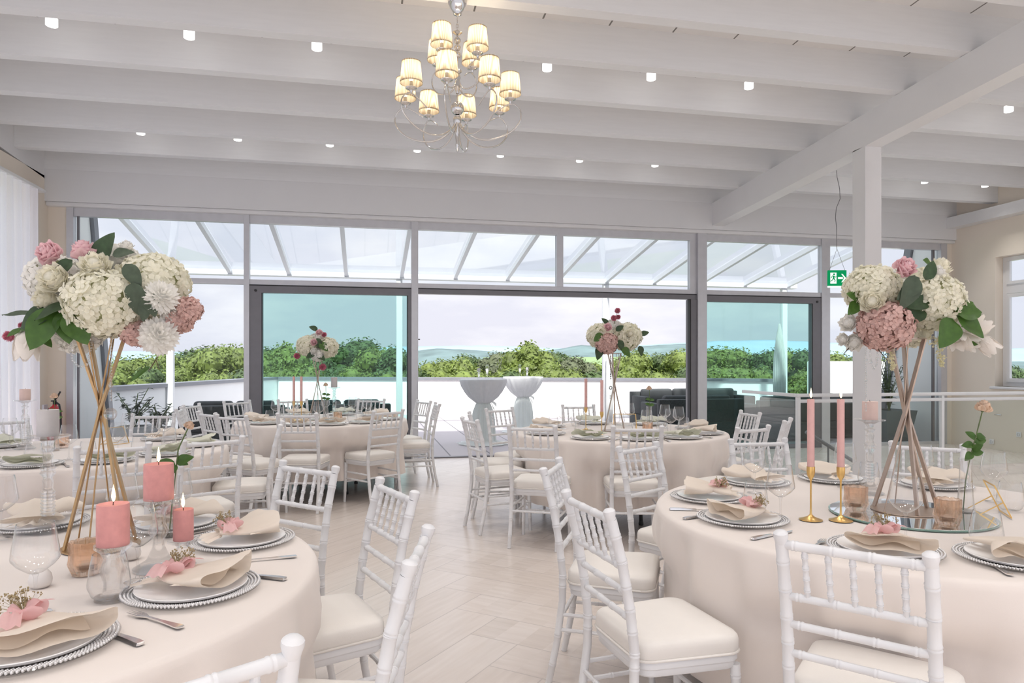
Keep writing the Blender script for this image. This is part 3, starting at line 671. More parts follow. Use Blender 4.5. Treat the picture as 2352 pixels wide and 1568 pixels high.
# ------------------------------------------------------------------ tableware kinds
ch_plate = MB().lathe([(0, .004), (.10, .004), (.125, .006), (.168, .013), (.172, .015), (.174, .0125), (.17, .009), (.125, .0015), (.10, 0), (0, 0)], 72)
bd = MB()
for rr, nn, zz in ((.1685, 118, .0145), (.160, 110, .0125), (.1515, 104, .011), (.143, 98, .0095), (.1345, 92, .008)):
    for k in range(nn):
        a = 2 * PI * (k + .5 * (nn % 3)) / nn; bd.ball((rr * cos(a), rr * sin(a), zz), .0036, 5, 3)
CHG = ('charger_plate', 'charger plate', [('glass_plate', ch_plate.mesh('glass_plate', M['charger'], 60)), ('beaded_rim', bd.mesh('beaded_rim', M['bead'], 180))])
PLT = ('dinner_plate', 'plate', MB().lathe([(0, .006), (.085, .006), (.10, .008), (.136, .0155), (.139, .017), (.1405, .0155), (.137, .0095), (.10, .0015), (.09, 0), (0, 0)], 64).mesh('dinner_plate', M['china'], 50))
def napkin(matn, style):
    """fan-folded napkin: gathered at +y, opening into a wide loop towards -y"""
    b = MB(); nu, nv = 40, 22
    def fn(u, v):   # u around the flattened loop, v from gather to mouth
        if style == 0:
            w = .035 + .095 * min(1, (v * 1.15)) ** .8; yy = .075 - .175 * v
            a = 2 * PI * u; hgt = .007 + .016 * v * v
            x = w * (abs(cos(a)) ** .72) * (1 if cos(a) > 0 else -1)
            z = hgt * (abs(sin(a)) ** .8) * (1 if sin(a) > 0 else -1)
            z += .006 * sin(x * 42 + 1) * v + (.014 * max(0, x / .15) * v if sin(a) > 0 else .0)
            yy += -.03 * cos(x * 9) * v + .025 * abs(x) / .15
            return (x + .02 * v, yy, .032 + hgt + z + .006 * (1 - v))
        w = .05 + .09 * abs(v - .35) ** .7 * 1.3; yy = .11 - .20 * v; a = 2 * PI * u; hgt = .010 + .014 * v
        x = w * (abs(cos(a)) ** .7) * (1 if cos(a) > 0 else -1); z = hgt * (abs(sin(a)) ** .8) * (1 if sin(a) > 0 else -1) + .008 * sin(x * 60) * v
        return (x, yy - .02 * cos(x * 10), .032 + hgt + z)
    b.grid(fn, nu, nv)
    # inner fold leaf showing in the mouth
    b.grid(lambda u, v: ((u - .5) * (.20 if style == 0 else .16), -.02 - .075 * v + .02 * abs(u - .5) * 2, .040 + .010 * sin(u * 9 + v * 2) * v + .004), 20, 6)
    # tail behind the tie
    b.grid(lambda u, v: ((u - .5) * (.05 + .10 * v), .07 + .055 * v + .01 * sin(u * 20) * v, .034 + .007 * sin(u * 16) * (1 - v * .5) - .006 * v), 22, 5)
    return b.mesh('folded_napkin', M[matn], 180)
NAPS = [('folded_napkin', 'napkin', napkin('napkin', 0)), ('folded_napkin', 'napkin', napkin('napkin', 1)), ('folded_napkin', 'napkin', napkin('napkin_g', 0)), ('folded_napkin', 'napkin', napkin('napkin_g', 1))]
def ribbon_kind(seed):
    rr = random.Random(seed); b = MB()
    def loop(a0, L, w, h):
        c, s_ = cos(a0), sin(a0)
        b.grid(lambda u, v: (c * L * sin(PI * u) * (1 if u < .5 else .96) + (v - .5) * w * -s_ * (.3 + sin(PI * u)), s_ * L * sin(PI * u) + (v - .5) * w * c * (.3 + sin(PI * u)), .012 + h * sin(2 * PI * u) * .5 + h * .5 * sin(PI * u) + .004 * sin(v * 9 + u * 7)), 16, 6)
    loop(R(200), .05, .05, .03); loop(R(330), .045, .045, .028); loop(R(95), .035, .04, .024)
    b.grid(lambda u, v: (-.01 - .085 * u, .005 + (v - .5) * (.02 + .035 * u) + .01 * u, .012 + .022 * sin(PI * u) + .005 * sin(v * 11 + u * 6)), 12, 6)
    b.grid(lambda u, v: (.01 + .05 * u, -.01 - .02 * u + (v - .5) * (.02 + .03 * u), .012 + .02 * sin(PI * u * .8)), 10, 5)
    b.ball((0, 0, .014), .012, 10, 6)
    d = MB()
    for k in range(46):
        a, e = rr.uniform(-.9, 1.5), rr.uniform(.05, 1.1); L = rr.uniform(.03, .065)
        tip = (.012 + L * cos(a) * cos(e), .005 + L * sin(a) * cos(e), .014 + L * sin(e))
        d.tube([(.006, .002, .014), tip], [.0008, .0005], 3, False)
        for q in range(3): d.ball((tip[0] + rr.uniform(-.006, .006), tip[1] + rr.uniform(-.006, .006), tip[2] + rr.uniform(-.005, .005)), rr.uniform(.0016, .0032), 5, 3)
    return ('ribbon_tie', 'napkin decoration', [('organza_bow', b.mesh('organza_bow', M['ribbon'], 180)), ('dried_sprig', d.mesh('dried_sprig', M['dried'], 180))])
RIB = [ribbon_kind(3), ribbon_kind(8)]
def fork_kind():
    b = MB(); z = lambda y: .003 + .012 * max(0, (y - .03)) ** 1.3 * 3
    def sec(y, w, th, x=0): return [(x - w, y, z(y)), (x + w, y, z(y)), (x + w, y, z(y) + th), (x - w, y, z(y) + th)]
    rows = [sec(-.10, .004, .002), sec(-.097, .009, .003), sec(-.085, .010, .003), sec(-.06, .0075, .003), sec(-.02, .0042, .003), (sec(.03, .0035, .003)), sec(.042, .008, .0025), sec(.052, .0115, .002), sec(.062, .0120, .002)]
    v = [p for r_ in rows for p in r_]; f = [(i * 4 + k, i * 4 + (k + 1) % 4, i * 4 + 4 + (k + 1) % 4, i * 4 + 4 + k) for i in range(len(rows) - 1) for k in range(4)]
    f += [(3, 2, 1, 0), tuple(len(v) - 4 + k for k in range(4))]
    handle = MB().add(v, f)
    tn = MB()
    for k in range(4):
        x = -.0097 + k * .00645
        rows = [sec(.061, .0019, .002, x), sec(.08, .0016, .002, x), sec(.10, .0008, .0012, x)]
        v = [p for r_ in rows for p in r_]; tn.add(v, [(i * 4 + j, i * 4 + (j + 1) % 4, i * 4 + 4 + (j + 1) % 4, i * 4 + 4 + j) for i in range(2) for j in range(4)] + [(8, 9, 10, 11), (3, 2, 1, 0)])
    return ('dinner_fork', 'fork', [('handle', handle.mesh('handle', M['silver'], 40)), ('tines', tn.mesh('tines', M['silver'], 40))])
def knife_kind():
    h = MB(); rows = []
    for y, w, th in ((-.11, .005, .003), (-.107, .010, .006), (-.09, .0105, .007), (-.05, .008, .007), (-.005, .006, .006), (.0, .005, .005)):
        rows.append([(-w, y, .001), (w, y, .001), (w * .8, y, .001 + th), (-w * .8, y, .001 + th)])
    v = [p for r_ in rows for p in r_]; h.add(v, [(i * 4 + k, i * 4 + (k + 1) % 4, i * 4 + 4 + (k + 1) % 4, i * 4 + 4 + k) for i in range(len(rows) - 1) for k in range(4)] + [(3, 2, 1, 0), tuple(len(v) - 4 + k for k in range(4))])
    bl = MB().prism([(-.004, 0), (.005, 0), (.009, .02), (.010, .06), (.007, .10), (-.002, .115), (-.004, .11)], .002, .0038)
    return ('dinner_knife', 'knife', [('handle', h.mesh('handle', M['silver'], 40)), ('blade', bl.mesh('blade', M['silver'], 30))])
FORK, KNIFE = fork_kind(), knife_kind()
def lathe_glass(name, prof, seg=32): return MB().lathe(prof, seg).mesh(name, M['glass'], 60)
WINE = ('wine_glass', 'wine glass', [('bowl', lathe_glass('bowl', [(.0, .0985), (.006, .099), (.018, .103), (.040, .120), (.0515, .135), (.0525, .140), (.050, .160), (.0435, .20), (.0405, .2215), (.0398, .2225), (.0390, .2215)])),
    ('stem', MB().lathe([(.034, .001), (.035, .003), (.02, .005), (.007, .010), (.0038, .022), (.0034, .06), (.0045, .09), (.008, .099), (.0, .1)], 24).mesh('stem', M['glass'], 60))])
TUMB = ('tumbler_glass', 'tumbler', lathe_glass('tumbler_glass', [(0, .002), (.024, .0015), (.030, .003), (.041, .012), (.050, .034), (.0505, .044), (.045, .085), (.0388, .1175), (.0381, .1185), (.0374, .1175)]))
def lbl(*p): return ' '.join(p)
CL = ['far right side', 'far side', 'far left side', 'left side', 'near left side', 'near side', 'near right side', 'right side']
def placing(t, x, y, ang, pos, style=0, rib=None, cut='', glass=(1, 1), where=None):
    """a place setting at x, y whose diner sits in direction ang (degrees) from it"""
    w = where or ('%s of the %s' % (pos, NAMES[t])); rz = R(ang + 90)
    g = 'place settings'
    put(CHG, (x, y, TZ), rz, 'beaded glass charger, ' + w, 'glass charger plates')
    put(PLT, (x, y, TZ + .0045), rz, 'white dinner plate, ' + w, 'white dinner plates')
    put(NAPS[style], (x, y, TZ + .001), rz, ('pale green' if style > 1 else 'champagne') + ' folded napkin, ' + w, 'folded napkins')
    dx, dy = cos(R(ang)), sin(R(ang))      # outward
    rx, ry = cos(rz), sin(rz)              # diner's right is local +x
    if rib is not None:
        put(RIB[rib], (x - .045 * dx, y - .045 * dy, TZ + .050), rz + (1.2 if rib else 0), 'pink bow with dried sprig, ' + w, 'pink bows on napkins', .88)
    if 'f' in cut: put(FORK, (x - .215 * rx + .02 * dx, y - .215 * ry + .02 * dy, TZ), rz, 'silver fork left of the plate, ' + w, 'silver forks')
    if 'k' in cut: put(KNIFE, (x + .20 * rx + .04 * dx, y + .20 * ry + .04 * dy, TZ), rz, 'silver knife right of the plate, ' + w, 'silver knives')
    if glass[0]: put(WINE, (x - .23 * dx + .12 * rx, y - .23 * dy + .12 * ry, TZ), 0, 'clear stemmed wine glass, ' + w, 'wine glasses')
    if glass[1]: put(TUMB, (x - .20 * dx + .24 * rx, y - .20 * dy + .24 * ry, TZ), 0, 'clear stemless tumbler, ' + w, 'tumblers')

T1, T2, T3, T4, T5 = (NAMES[k] for k in range(1, 6))
# front left table: measured settings
placing(1, -.706, 1.676, -58, '', 0, 1, '', (0, 0), 'at the lower left corner of the picture')
placing(1, -.453, 2.006, -19, '', 0, 0, '', (0, 0), 'below the three pink candles at front left table')
placing(1, -.410, 2.520, 24, '', 0, 0, '', (0, 0), 'at the right edge of the front left table')
placing(1, -.69, 2.82, 59, '', 1, 0, '', (0, 0), 'behind the smallest pink candle at front left table')
placing(1, -1.20, 2.93, 100, '', 1, None, '', (0, 0), 'behind the crystal candlestick foot at front left table')
def cutl(kind, hx, hy, tx, ty, label):   # handle end and tip end
    dx, dy = hx - tx, hy - ty; l = math.hypot(dx, dy); dx, dy = dx / l, dy / l
    put(kind, (hx - .105 * dx, hy - .105 * dy, TZ), math.atan2(dx, -dy), label, 'silver forks' if kind is FORK else 'silver knives')
cutl(KNIFE, -.477, 1.644, -.639, 1.795, 'silver knife right of the plate in the lower left corner')
cutl(FORK, -.408, 1.719, -.604, 1.897, 'silver fork lying between the two nearest plates at front left table')
cutl(KNIFE, -.222, 2.055, -.40, 2.15, 'silver knife handle sticking out behind the plate below the pink candles')
cutl(FORK, -.205, 2.289, -.40, 2.264, 'silver fork in front of the plate at the right edge of front left table')
cutl(KNIFE, -.44, 2.80, -.57, 2.70, 'silver knife in front of the plate behind the smallest pink candle')
cutl(FORK, -1.33, 2.60, -1.36, 2.80, 'silver fork at the left picture edge on front left table')
for x, y, k, lb in ((-.784, 1.898, 0, 'large stemmed wine glass nearest the lower left plate'), (-1.231, 2.72, 0, 'stemmed wine glass at the left picture edge left of the crystal candlestick'),
    (-.649, 1.983, 1, 'stemless tumbler in front of the amber votive at front left table'), (-.620, 2.116, 0, 'stemmed wine glass between the two bigger pink candles'),
    (-.67, 2.74, 0, 'stemmed wine glass behind the rose vase at front left table'), (-.83, 2.67, 0, 'stemmed wine glass behind the left pink candle beside the gold stand'), (-.93, 1.80, 1, 'stemless tumbler at the left picture edge, front left table')):
    put(TUMB if k else WINE, (x, y, TZ), 0, lb, 'tumblers' if k else 'wine glasses')
orn = ('table_ornament', 'ornament', MB().lathe([(0, 0), (.020, 0), (.027, .008), (.029, .020), (.026, .034), (.018, .045), (.008, .050), (0, .051)], 24).mesh('table_ornament', M['porcelain'], 80))
put(orn, (-.868, 2.13, TZ), 0, 'small rounded white ornament seen through the large wine glass', 'white table ornaments')
put(orn, (-.715, 2.375, TZ), 0, 'small rounded white ornament behind the left pink candle', 'white table ornaments')

# front right table
placing(2, 1.52, 2.89, 150, '', 1, 0, '', (0, 0), 'left edge of front right table, behind the aisle-side plate')
placing(2, 1.434, 2.461, 183, '', 0, 0, '', (0, 0), 'nearest the aisle chair with full seat at front right table')
placing(2, 1.649, 1.963, 228, '', 0, 1, '', (0, 0), 'behind the top rail of the nearest chair, front right table')
placing(2, 1.975, 1.785, 256, '', 1, None, '', (0, 0), 'at the right picture edge, front right table')
placing(2, 1.94, 3.21, 106, '', 1, None, '', (0, 0), 'far left of front right table before the stemmed glasses')
placing(2, 2.39, 3.21, 71, '', 0, None, '', (0, 0), 'behind the taper candles on front right table')
placing(2, 2.76, 2.95, 36, '', 1, None, '', (0, 0), 'behind the flower stand on front right table')
cutl(KNIFE, 1.248, 2.707, 1.44, 2.64, 'silver knife between the two left edge plates of front right table')
cutl(KNIFE, 1.314, 2.19, 1.541, 2.271, 'silver knife right of the plate nearest the aisle chair')
cutl(KNIFE, 1.225, 2.53, 1.40, 2.58, 'silver knife handle left of the plate nearest the aisle chair')
cutl(FORK, 1.393, 2.001, 1.626, 2.187, 'silver fork just above the nearest chair top rail')
cutl(FORK, 1.811, 1.653, 1.909, 1.919, 'silver fork left of the plate at the right picture edge')
cutl(KNIFE, 1.63, 3.15, 1.72, 2.99, 'silver knife right of the far left plate, front right table')
cutl(FORK, 2.62, 3.22, 2.504, 3.12, 'silver fork behind the left amber votive, front right table')
for x, y, k, lb in ((1.79, 2.964, 0, 'stemmed wine glass, rear one of the left cluster on front right table'), (1.557, 2.397, 0, 'tall stemmed wine glass left of the taper candles'),
    (1.59, 2.626, 1, 'stemless tumbler left of the gold taper holders'), (1.811, 2.054, 0, 'big stemmed wine glass in front of the mirror base'), (2.30, 3.0, 0, 'stemmed wine glass behind the left taper candle'),
    (2.602, 2.85, 0, 'stemmed wine glass behind the flower stand rods'), (2.707, 2.559, 0, 'stemmed wine glass behind the rose vase, front right table'), (2.45, 3.02, 1, 'stemless tumbler behind the right taper holder'),
    (2.62, 2.40, 1, 'stemless tumbler behind the gold frame at the right picture edge'), (2.031, 1.949, 1, 'stemless tumbler in front of the mirror disc'), (2.66, 2.28, 1, 'second stemless tumbler at the right picture edge')):
    put(TUMB if k else WINE, (x, y, TZ), 0, lb, 'tumblers' if k else 'wine glasses')

# other tables: one setting per chair
def ringset(t, specs):
    cx_, cy_, r = TAB[t]
    for (a, pos, st, rib, cut) in specs:
        placing(t, cx_ + (r - .205) * cos(R(a)), cy_ + (r - .205) * sin(R(a)), a, pos, st, rib, cut)
ringset(4, [(-167, 'left side', 1, None, ''), (-128, 'near left side', 3, None, 'k'), (-98, 'near side', 2, None, 'k'), (-68, 'near right side', 3, None, 'k'), (-34, 'right side', 1, None, ''), (2, 'far right side', 0, None, ''), (45, 'rear right side', 3, None, ''), (90, 'far side', 2, None, ''), (135, 'far left side', 1, None, '')])
ringset(3, [(-140, 'left side', 1, None, ''), (-106, 'near left side', 1, None, ''), (-80, 'near side', 1, None, ''), (-50, 'near right side', 0, None, ''), (-12, 'right side', 1, None, ''), (35, 'far right side', 1, None, ''), (75, 'far side', 3, None, ''), (115, 'far left side', 1, None, ''), (172, 'rear left side', 1, None, '')])
ringset(5, [(-60, 'near right side', 2, None, 'f'), (-90, 'near side', 2, None, ''), (-118, 'near left side', 3, None, 'k'), (-30, 'right side', 3, None, ''), (10, 'far right side', 2, None, ''), (60, 'far side', 1, None, ''), (150, 'far left side', 3, None, '')])

# ------------------------------------------------------------------ candles, holders, votives
def candle(r, h, wax, lit, sunk=.004):
    body = MB().lathe([(0, 0), (r, 0), (r * 1.01, h * .2), (r, h * .93), (r * .985, h), (r * .90, h - .0005), (r * .8, h - sunk), (0, h - sunk)], 28).mesh('wax', M[wax], 50)
    parts = [('wax', body), ('wick', MB().tube([(0, 0, h - sunk), (.0006, 0, h + .003), (.002, 0, h + .007)], .0011, 6).mesh('wick', M['wick'], 60))]
    if lit:
        k = lit
        parts.append(('flame', MB().lathe([(0, .004 * k), (.0035 * k, .010 * k), (.0052 * k, .018 * k), (.0042 * k, .028 * k), (.002 * k, .040 * k), (0, .05 * k)], 14, (.001, 0, h)).mesh('flame', M['flame'], 80)))
    return ('taper_candle' if r < .016 else 'pillar_candle', 'candle', parts)
def glass_holder(h, rp, rb, kind=0):
    if kind == 0:
        p = [(0, 0), (rb, 0), (rb + .003, .006), (rb * .86, .014), (rb * .5, .028), (.017, h * .32), (.015, h * .42), (.030, h * .55), (.017, h * .68), (.016, h * .8), (.030, h * .9), (rp * .8, h - .006), (rp, h - .003), (rp, h + .002), (rp * .9, h), (0, h - .001)]
    elif kind == 1:   # short footed holder
        p = [(0, 0), (rb, 0), (rb, .008), (rb * .55, .016), (rb * .5, h * .3), (rb * .72, h * .55), (rb * .5, h * .75), (rb * .7, h * .88), (rp, h - .005), (rp, h + .003), (rp * .9, h), (0, h)]
    else:             # tall ridged crystal column
        p = [(0, 0), (rb, 0), (rb + .002, .005), (rb * .8, .012), (rb * .45, .034), (.019, .055)]
        z = .06
        while z < h * .42: p += [(.0245, z + .004), (.0195, z + .009)]; z += .013
        p += [(.016, h * .45), (.018, h * .52), (.014, h * .56), (.026, h * .61), (.021, h * .64), (.027, h * .66), (.022, h * .685), (.014, h * .72), (.019, h * .79), (.013, h * .83), (.024, h * .87), (.014, h * .90), (.022, h * .95), (.034, h - .010), (rp, h - .002), (rp, h + .002), (rp * .9, h + .001), (0, h + .001)]
    return MB().lathe(p, 28).mesh('candle_holder', M['crystal'], 60)
def stand_candle(x, y, h, rp, rb, kind, r, ch, wax, lit, hl, cl, grp=('glass candle holders', 'pillar candles')):
    put(('candle_holder', 'candle holder', glass_holder(h, rp, rb, kind)), (x, y, TZ), 0, hl, grp[0])
    put(candle(r, ch, wax, lit), (x, y, TZ + h + .001), rnd.random() * 6, cl, grp[1])
stand_candle(-.600, 2.245, .205, .062, .068, 0, .041, .106, 'pink_wax', 1, 'tall clear glass holder under the highest pink candle', 'burning pink pillar candle, highest of the three')
stand_candle(-.640, 1.985, .138, .045, .044, 1, .0385, .107, 'pink_wax', 1, 'clear glass holder under the left pink candle', 'burning wide pink pillar candle, left of the three')
stand_candle(-.533, 2.250, .080, .044, .036, 1, .0285, .092, 'pink_wax', 1, 'small clear glass holder under the narrow pink candle', 'burning narrow pink pillar candle, right of the three')
stand_candle(-1.131, 2.836, .345, .072, .072, 2, .0355, .095, 'grey_wax', 0, 'tall ridged crystal candlestick left of the gold flower stand', 'unlit pale grey pillar candle left of the gold flower stand')
stand_candle(2.32, 2.852, .345, .066, .06, 2, .034, .085, 'blush_wax', 0, 'tall ridged crystal candlestick in front of the square post', 'blush pillar candle in front of the square post')
stand_candle(-2.38, 5.60, .345, .072, .066, 2, .034, .08, 'blush_wax', 0, 'tall crystal candlestick before the white curtain', 'blush pillar candle before the white curtain')
stand_candle(-.33, 7.90, .345, .068, .06, 2, .034, .11, 'grey_wax', 0, 'tall crystal candlestick behind the tinted door reflections at far left table', 'grey pillar candle at table by the sliding door')
def taper_holder():
    return ('taper_holder', 'candle holder', MB().lathe([(0, 0), (.043, 0), (.044, .002), (.030, .006), (.012, .014), (.0045, .022), (.0035, .05), (.0035, .15), (.005, .158), (.0125, .170), (.0155, .185), (.0155, .208), (.013, .208), (.013, .195), (0, .195)], 24).mesh('taper_holder', M['gold'], 45))
TH = taper_holder(); TP_L = candle(.0135, .275, 'dusty_wax', .9, .001); TP_U = candle(.0135, .275, 'dusty_wax', 0, .001)
for x, y, lit, hl, cl in ((1.703, 2.419, 1, 'gold taper holder, left of the two on front right table', 'burning dusty pink taper, left of the two on front right table'), (1.810, 2.385, 1, 'gold taper holder, right of the two on front right table', 'burning dusty pink taper, right of the two on front right table'),
    (1.98, 6.10, 0, 'gold taper holder, left of the two at the table right of the doorway', 'unlit dusty pink taper, left of the two before the terrace wall'), (1.93, 5.52, 0, 'gold taper holder, right of the two at the table right of the doorway', 'unlit dusty pink taper, right of the two before the terrace wall'),
    (-.74, 7.74, 0, 'gold taper holder, left of the two at far left table', 'unlit dusty pink taper, left of the two behind the tinted door view'), (-.66, 7.70, 0, 'gold taper holder, right of the two at far left table', 'unlit dusty pink taper, right of the two behind the tinted door view')):
    put(TH, (x, y, TZ), 0, hl, 'gold taper holders'); put(TP_L if lit else TP_U, (x, y, TZ + .1955), 0, cl, 'dusty pink tapers')
def votive(s=1):
    prof = [(0, .012), (.022, .014), (.033, .03), (.0365, .06), (.0385, .093), (.042, .095), (.044, .092), (.043, .06), (.047, .03), (.040, .012), (.036, 0), (0, 0)]
    b = MB(); seg = 22; n = len(prof); v = []
    for k in range(seg):
        a = 2 * PI * k / seg
        for i, (r, z) in enumerate(prof):
            q = 1 + (.055 if (k + (i > 7)) % 2 else -.02) * (1 if i > 4 else .3)
            v.append((r * q * cos(a), r * q * sin(a), z + (.0022 if k % 2 and .08 < z else 0)))
    b.add(v, [(k * n + i, ((k + 1) % seg) * n + i, ((k + 1) % seg) * n + i + 1, k * n + i + 1) for k in range(seg) for i in range(n - 1)])
    return ('votive_glass', 'votive', [('cup', b.mesh('cup', M['amber'], 12)), ('tealight', MB().lathe([(0, 0), (.019, 0), (.019, .013), (0, .012)], 20, (0, 0, .0145)).mesh('tealight', M['porcelain'], 40))])
VOT = votive()
for x, y, lb in ((-.792, 2.237, 'amber faceted votive glass left of the pink candles'), (1.975, 2.51, 'amber faceted votive glass on the mirror, left one'), (2.13, 2.21, 'amber faceted votive glass on the mirror, right one'),
    (-2.15, 5.62, 'amber votive glass behind the pale grey candle on left table'), (-2.75, 5.62, 'amber votive glass beside the crystal candlestick before the curtain'), (2.42, 5.72, 'amber votive glass behind a chair at table right of the doorway'), (-.28, 7.62, 'amber votive glass under the grey candle at far left table')):
    z = TZ + (.0095 if 'mirror' in lb else 0)
    put(VOT, (x, y, z), rnd.random(), lb, 'amber votive glasses')
mr = empty('mirror_plate', (2.15, 2.415, TZ))
obj('glass_disc', MB().lathe([(0, 0), (.297, 0), (.300, .002), (.300, .006), (.296, .0075), (0, .0075)], 96).mesh('glass_disc', M['mirror_edge'], 30), mr)
obj('mirror_face', MB().lathe([(0, .0075), (.295, .0075), (.294, .0088), (0, .0088)], 96).mesh('mirror_face', M['mirror'], 30), mr)
tag(mr, 'round mirror plate under the flower stand, front right table', 'mirror')
# gold table frames
def table_frame():
    w, h = .075, .135; th = R(25)
    f = MB()
    for p, q in (((-w, 0), (w, 0)), ((w, 0), (w, h)), ((w, h), (-w, h)), ((-w, h), (-w, 0))):
        f.tube([(p[0], p[1] * sin(th) * 1, p[1] * cos(th) + .003), (q[0], q[1] * sin(th), q[1] * cos(th) + .003)], .0032, 4)
    leg = MB().tube([(-w, h * .5 * sin(th), h * .5 * cos(th)), (-w, .115, .003), (w, .115, .003), (w, h * .5 * sin(th), h * .5 * cos(th))], .0026, 4)
    g = MB().grid(lambda u, v: ((u - .5) * 2 * w, v * h * sin(th), v * h * cos(th) + .003), 1, 1)
    return ('photo_stand', 'table frame', [('gold_frame', f.mesh('gold_frame', M['gold'], 30)), ('easel_leg', leg.mesh('easel_leg', M['gold'], 30)), ('glass_pane', g.mesh('glass_pane', M['pane'], 0))])
TF = table_frame()
put(TF, (2.525, 2.335, TZ), R(58), 'empty gold glass frame at the right picture edge')
put(TF, (2.22, 5.73, TZ), R(-15), 'empty gold glass frame at table right of the doorway', None, 1.3)
put(TF, (-1.80, 5.75, TZ), R(60), 'empty gold glass frame behind the gold flower stand on left table')

# ------------------------------------------------------------------ flowers
def petal(b, base, a, r0, r1, z0, z1, w, flare, n=3, m=4, wob=0, mi=0):
    """curved petal: from radius r0,z0 to r1,z1 around direction a"""
    def fn(u, v):
        s = (u - .5) * 2
        ww = w * (sin(PI * min(1, .15 + v * .85)) ** .6 if v < .999 else .25)
        rr = r0 + (r1 - r0) * (v ** flare) - .25 * w * s * s * (1 - .3 * v)
        zz = z0 + (z1 - z0) * v - .12 * w * s * s * v + wob * sin(s * 5 + a * 7) * v
        return (base[0] + rr * cos(a) - ww * s * sin(a), base[1] + rr * sin(a) + ww * s * cos(a), base[2] + zz)
    b.grid(fn, m, n + 1, mi)
def hydrangea(r, n, mats, seed, squash=.9, fs=.017):
    rr = random.Random(seed); b = MB(); b.ball((0, 0, 0), r * .86, 14, 10, 1, squash)
    for k in range(n):
        z = 1 - 2 * (k + .5) / n; th = k * 2.39996 + rr.uniform(-.15, .15)
        d = Vector((math.sqrt(max(0, 1 - z * z)) * cos(th), math.sqrt(max(0, 1 - z * z)) * sin(th), z))
        q = r * rr.uniform(.93, 1.06); p = Vector((d.x * q, d.y * q, d.z * q * squash))
        t = d.cross(Vector((0, 0, 1)) if abs(d.z) < .9 else Vector((1, 0, 0))).normalized(); w = d.cross(t)
        d2 = (d + t * rr.uniform(-.35, .35) + w * rr.uniform(-.35, .35)).normalized(); t = (t - d2 * t.dot(d2)).normalized(); w = d2.cross(t)
        a0 = rr.random() * 6; s = fs * rr.uniform(.85, 1.2)
        for j in range(4):
            a = a0 + j * PI / 2; e = t * cos(a) + w * sin(a); f = w * cos(a) - t * sin(a); cup = rr.uniform(.05, .4)
            b.add([p, p + e * s * .55 + f * s * .48 + d2 * s * cup * .6, p + e * s * 1.02 + f * s * .25 + d2 * s * cup, p + e * s * 1.02 - f * s * .25 + d2 * s * cup, p + e * s * .55 - f * s * .48 + d2 * s * cup * .6], [(0, 1, 2), (0, 2, 3), (0, 3, 4)], 0)
    return b.mesh('hydrangea_head', mats, 0)
def rose(r, mat, seed=1, open_=1.0):
    rr = random.Random(seed); b = MB()
    b.lathe([(0, 0), (r * .25, r * .1), (r * .3, r * .7), (r * .12, r * 1.1), (0, r * 1.05)], 10)
    for k in range(20):
        q = k / 19; a = k * 2.4 + rr.uniform(-.2, .2)
        petal(b, (0, 0, 0), a, r * (.10 + .28 * q), r * (.20 + .68 * q * open_), r * .02, r * (1.22 - .42 * q ** 1.5), r * (.42 + .48 * q), .8 + .7 * q, wob=r * .02)
    return b.mesh('rose_bloom', [M[mat]], 180)
def peony(r, mat, seed=1):
    rr = random.Random(seed); b = MB(); b.ball((0, 0, r * .15), r * .62, 12, 8)
    for k in range(34):
        q = k / 33; a = k * 2.4 + rr.uniform(-.3, .3)
        petal(b, (0, 0, 0), a, r * (.15 + .3 * q), r * (.35 + .72 * q), -r * .45 * q, r * (.95 - .55 * q) + rr.uniform(-.1, .1) * r, r * rr.uniform(.42, .6), .8 + .4 * q, wob=r * .06)
    return b.mesh('peony_bloom', [M[mat]], 180)
def tulip(r, mat):
    b = MB()
    for k in range(6): petal(b, (0, 0, 0), k * PI / 3 + (k % 2) * .2, r * .3, r * (.85 if k % 2 else .75), 0, r * 2.0, r * .62, .5, wob=r * .03)
    b.lathe([(0, 0), (r * .45, r * .12), (r * .70, r * .5), (r * .72, r * .9), (r * .6, r * 1.1)], 14)
    return b.mesh('tulip_bloom', [M[mat]], 180)
def mum(r, mat, seed=1):
    rr = random.Random(seed); b = MB(); b.ball((0, 0, 0), r * .5, 10, 8)
    n = 190
    for k in range(n):
        z = 1 - 1.75 * (k + .5) / n; th = k * 2.39996
        d = Vector((math.sqrt(1 - z * z) * cos(th), math.sqrt(1 - z * z) * sin(th), z)); t = d.cross(Vector((.1, .2, 1))).normalized(); w = d.cross(t)
        L = r * rr.uniform(.85, 1.12); wd = r * .11; cu = w * r * rr.uniform(-.12, .12)
        p0, p1, p2 = d * r * .4, d * L * .8 + cu * .4, d * L + cu
        b.add([p0 - t * wd * .4, p0 + t * wd * .4, p1 + t * wd, p2, p1 - t * wd], [(0, 1, 2, 4), (4, 2, 3)])
    return b.mesh('chrysanthemum_bloom', [M[mat]], 60)
def leafm(L, W, mat, bend=.3, seed=0):
    rr = random.Random(seed); b = MB()
    def fn(u, v):
        s = (u - .5) * 2; w = W * (sin(PI * v ** .8) ** .75) * (1 - .15 * v)
        return (s * w, L * v, -bend * L * v * v + .22 * abs(s) * w + .02 * L * sin(v * 9 + s * 2))
    b.grid(fn, 4, 9)
    return b.mesh('leaf', [M[mat]], 180)
def beads(pts, r0, r1=None):
    b = MB(); P = [Vector(p) for p in pts]; tot = sum((P[i + 1] - P[i]).length for i in range(len(P) - 1)); s = 0; k = 0
    while s < tot:
        r = r0 if (k % 9) else (r1 or r0); b.ball(along(P, min(1, s / tot)), r, 8, 5); s += r * 2.05; k += 1
    return b.mesh('bead_strand', M['crystal'], 180)
HY = {}
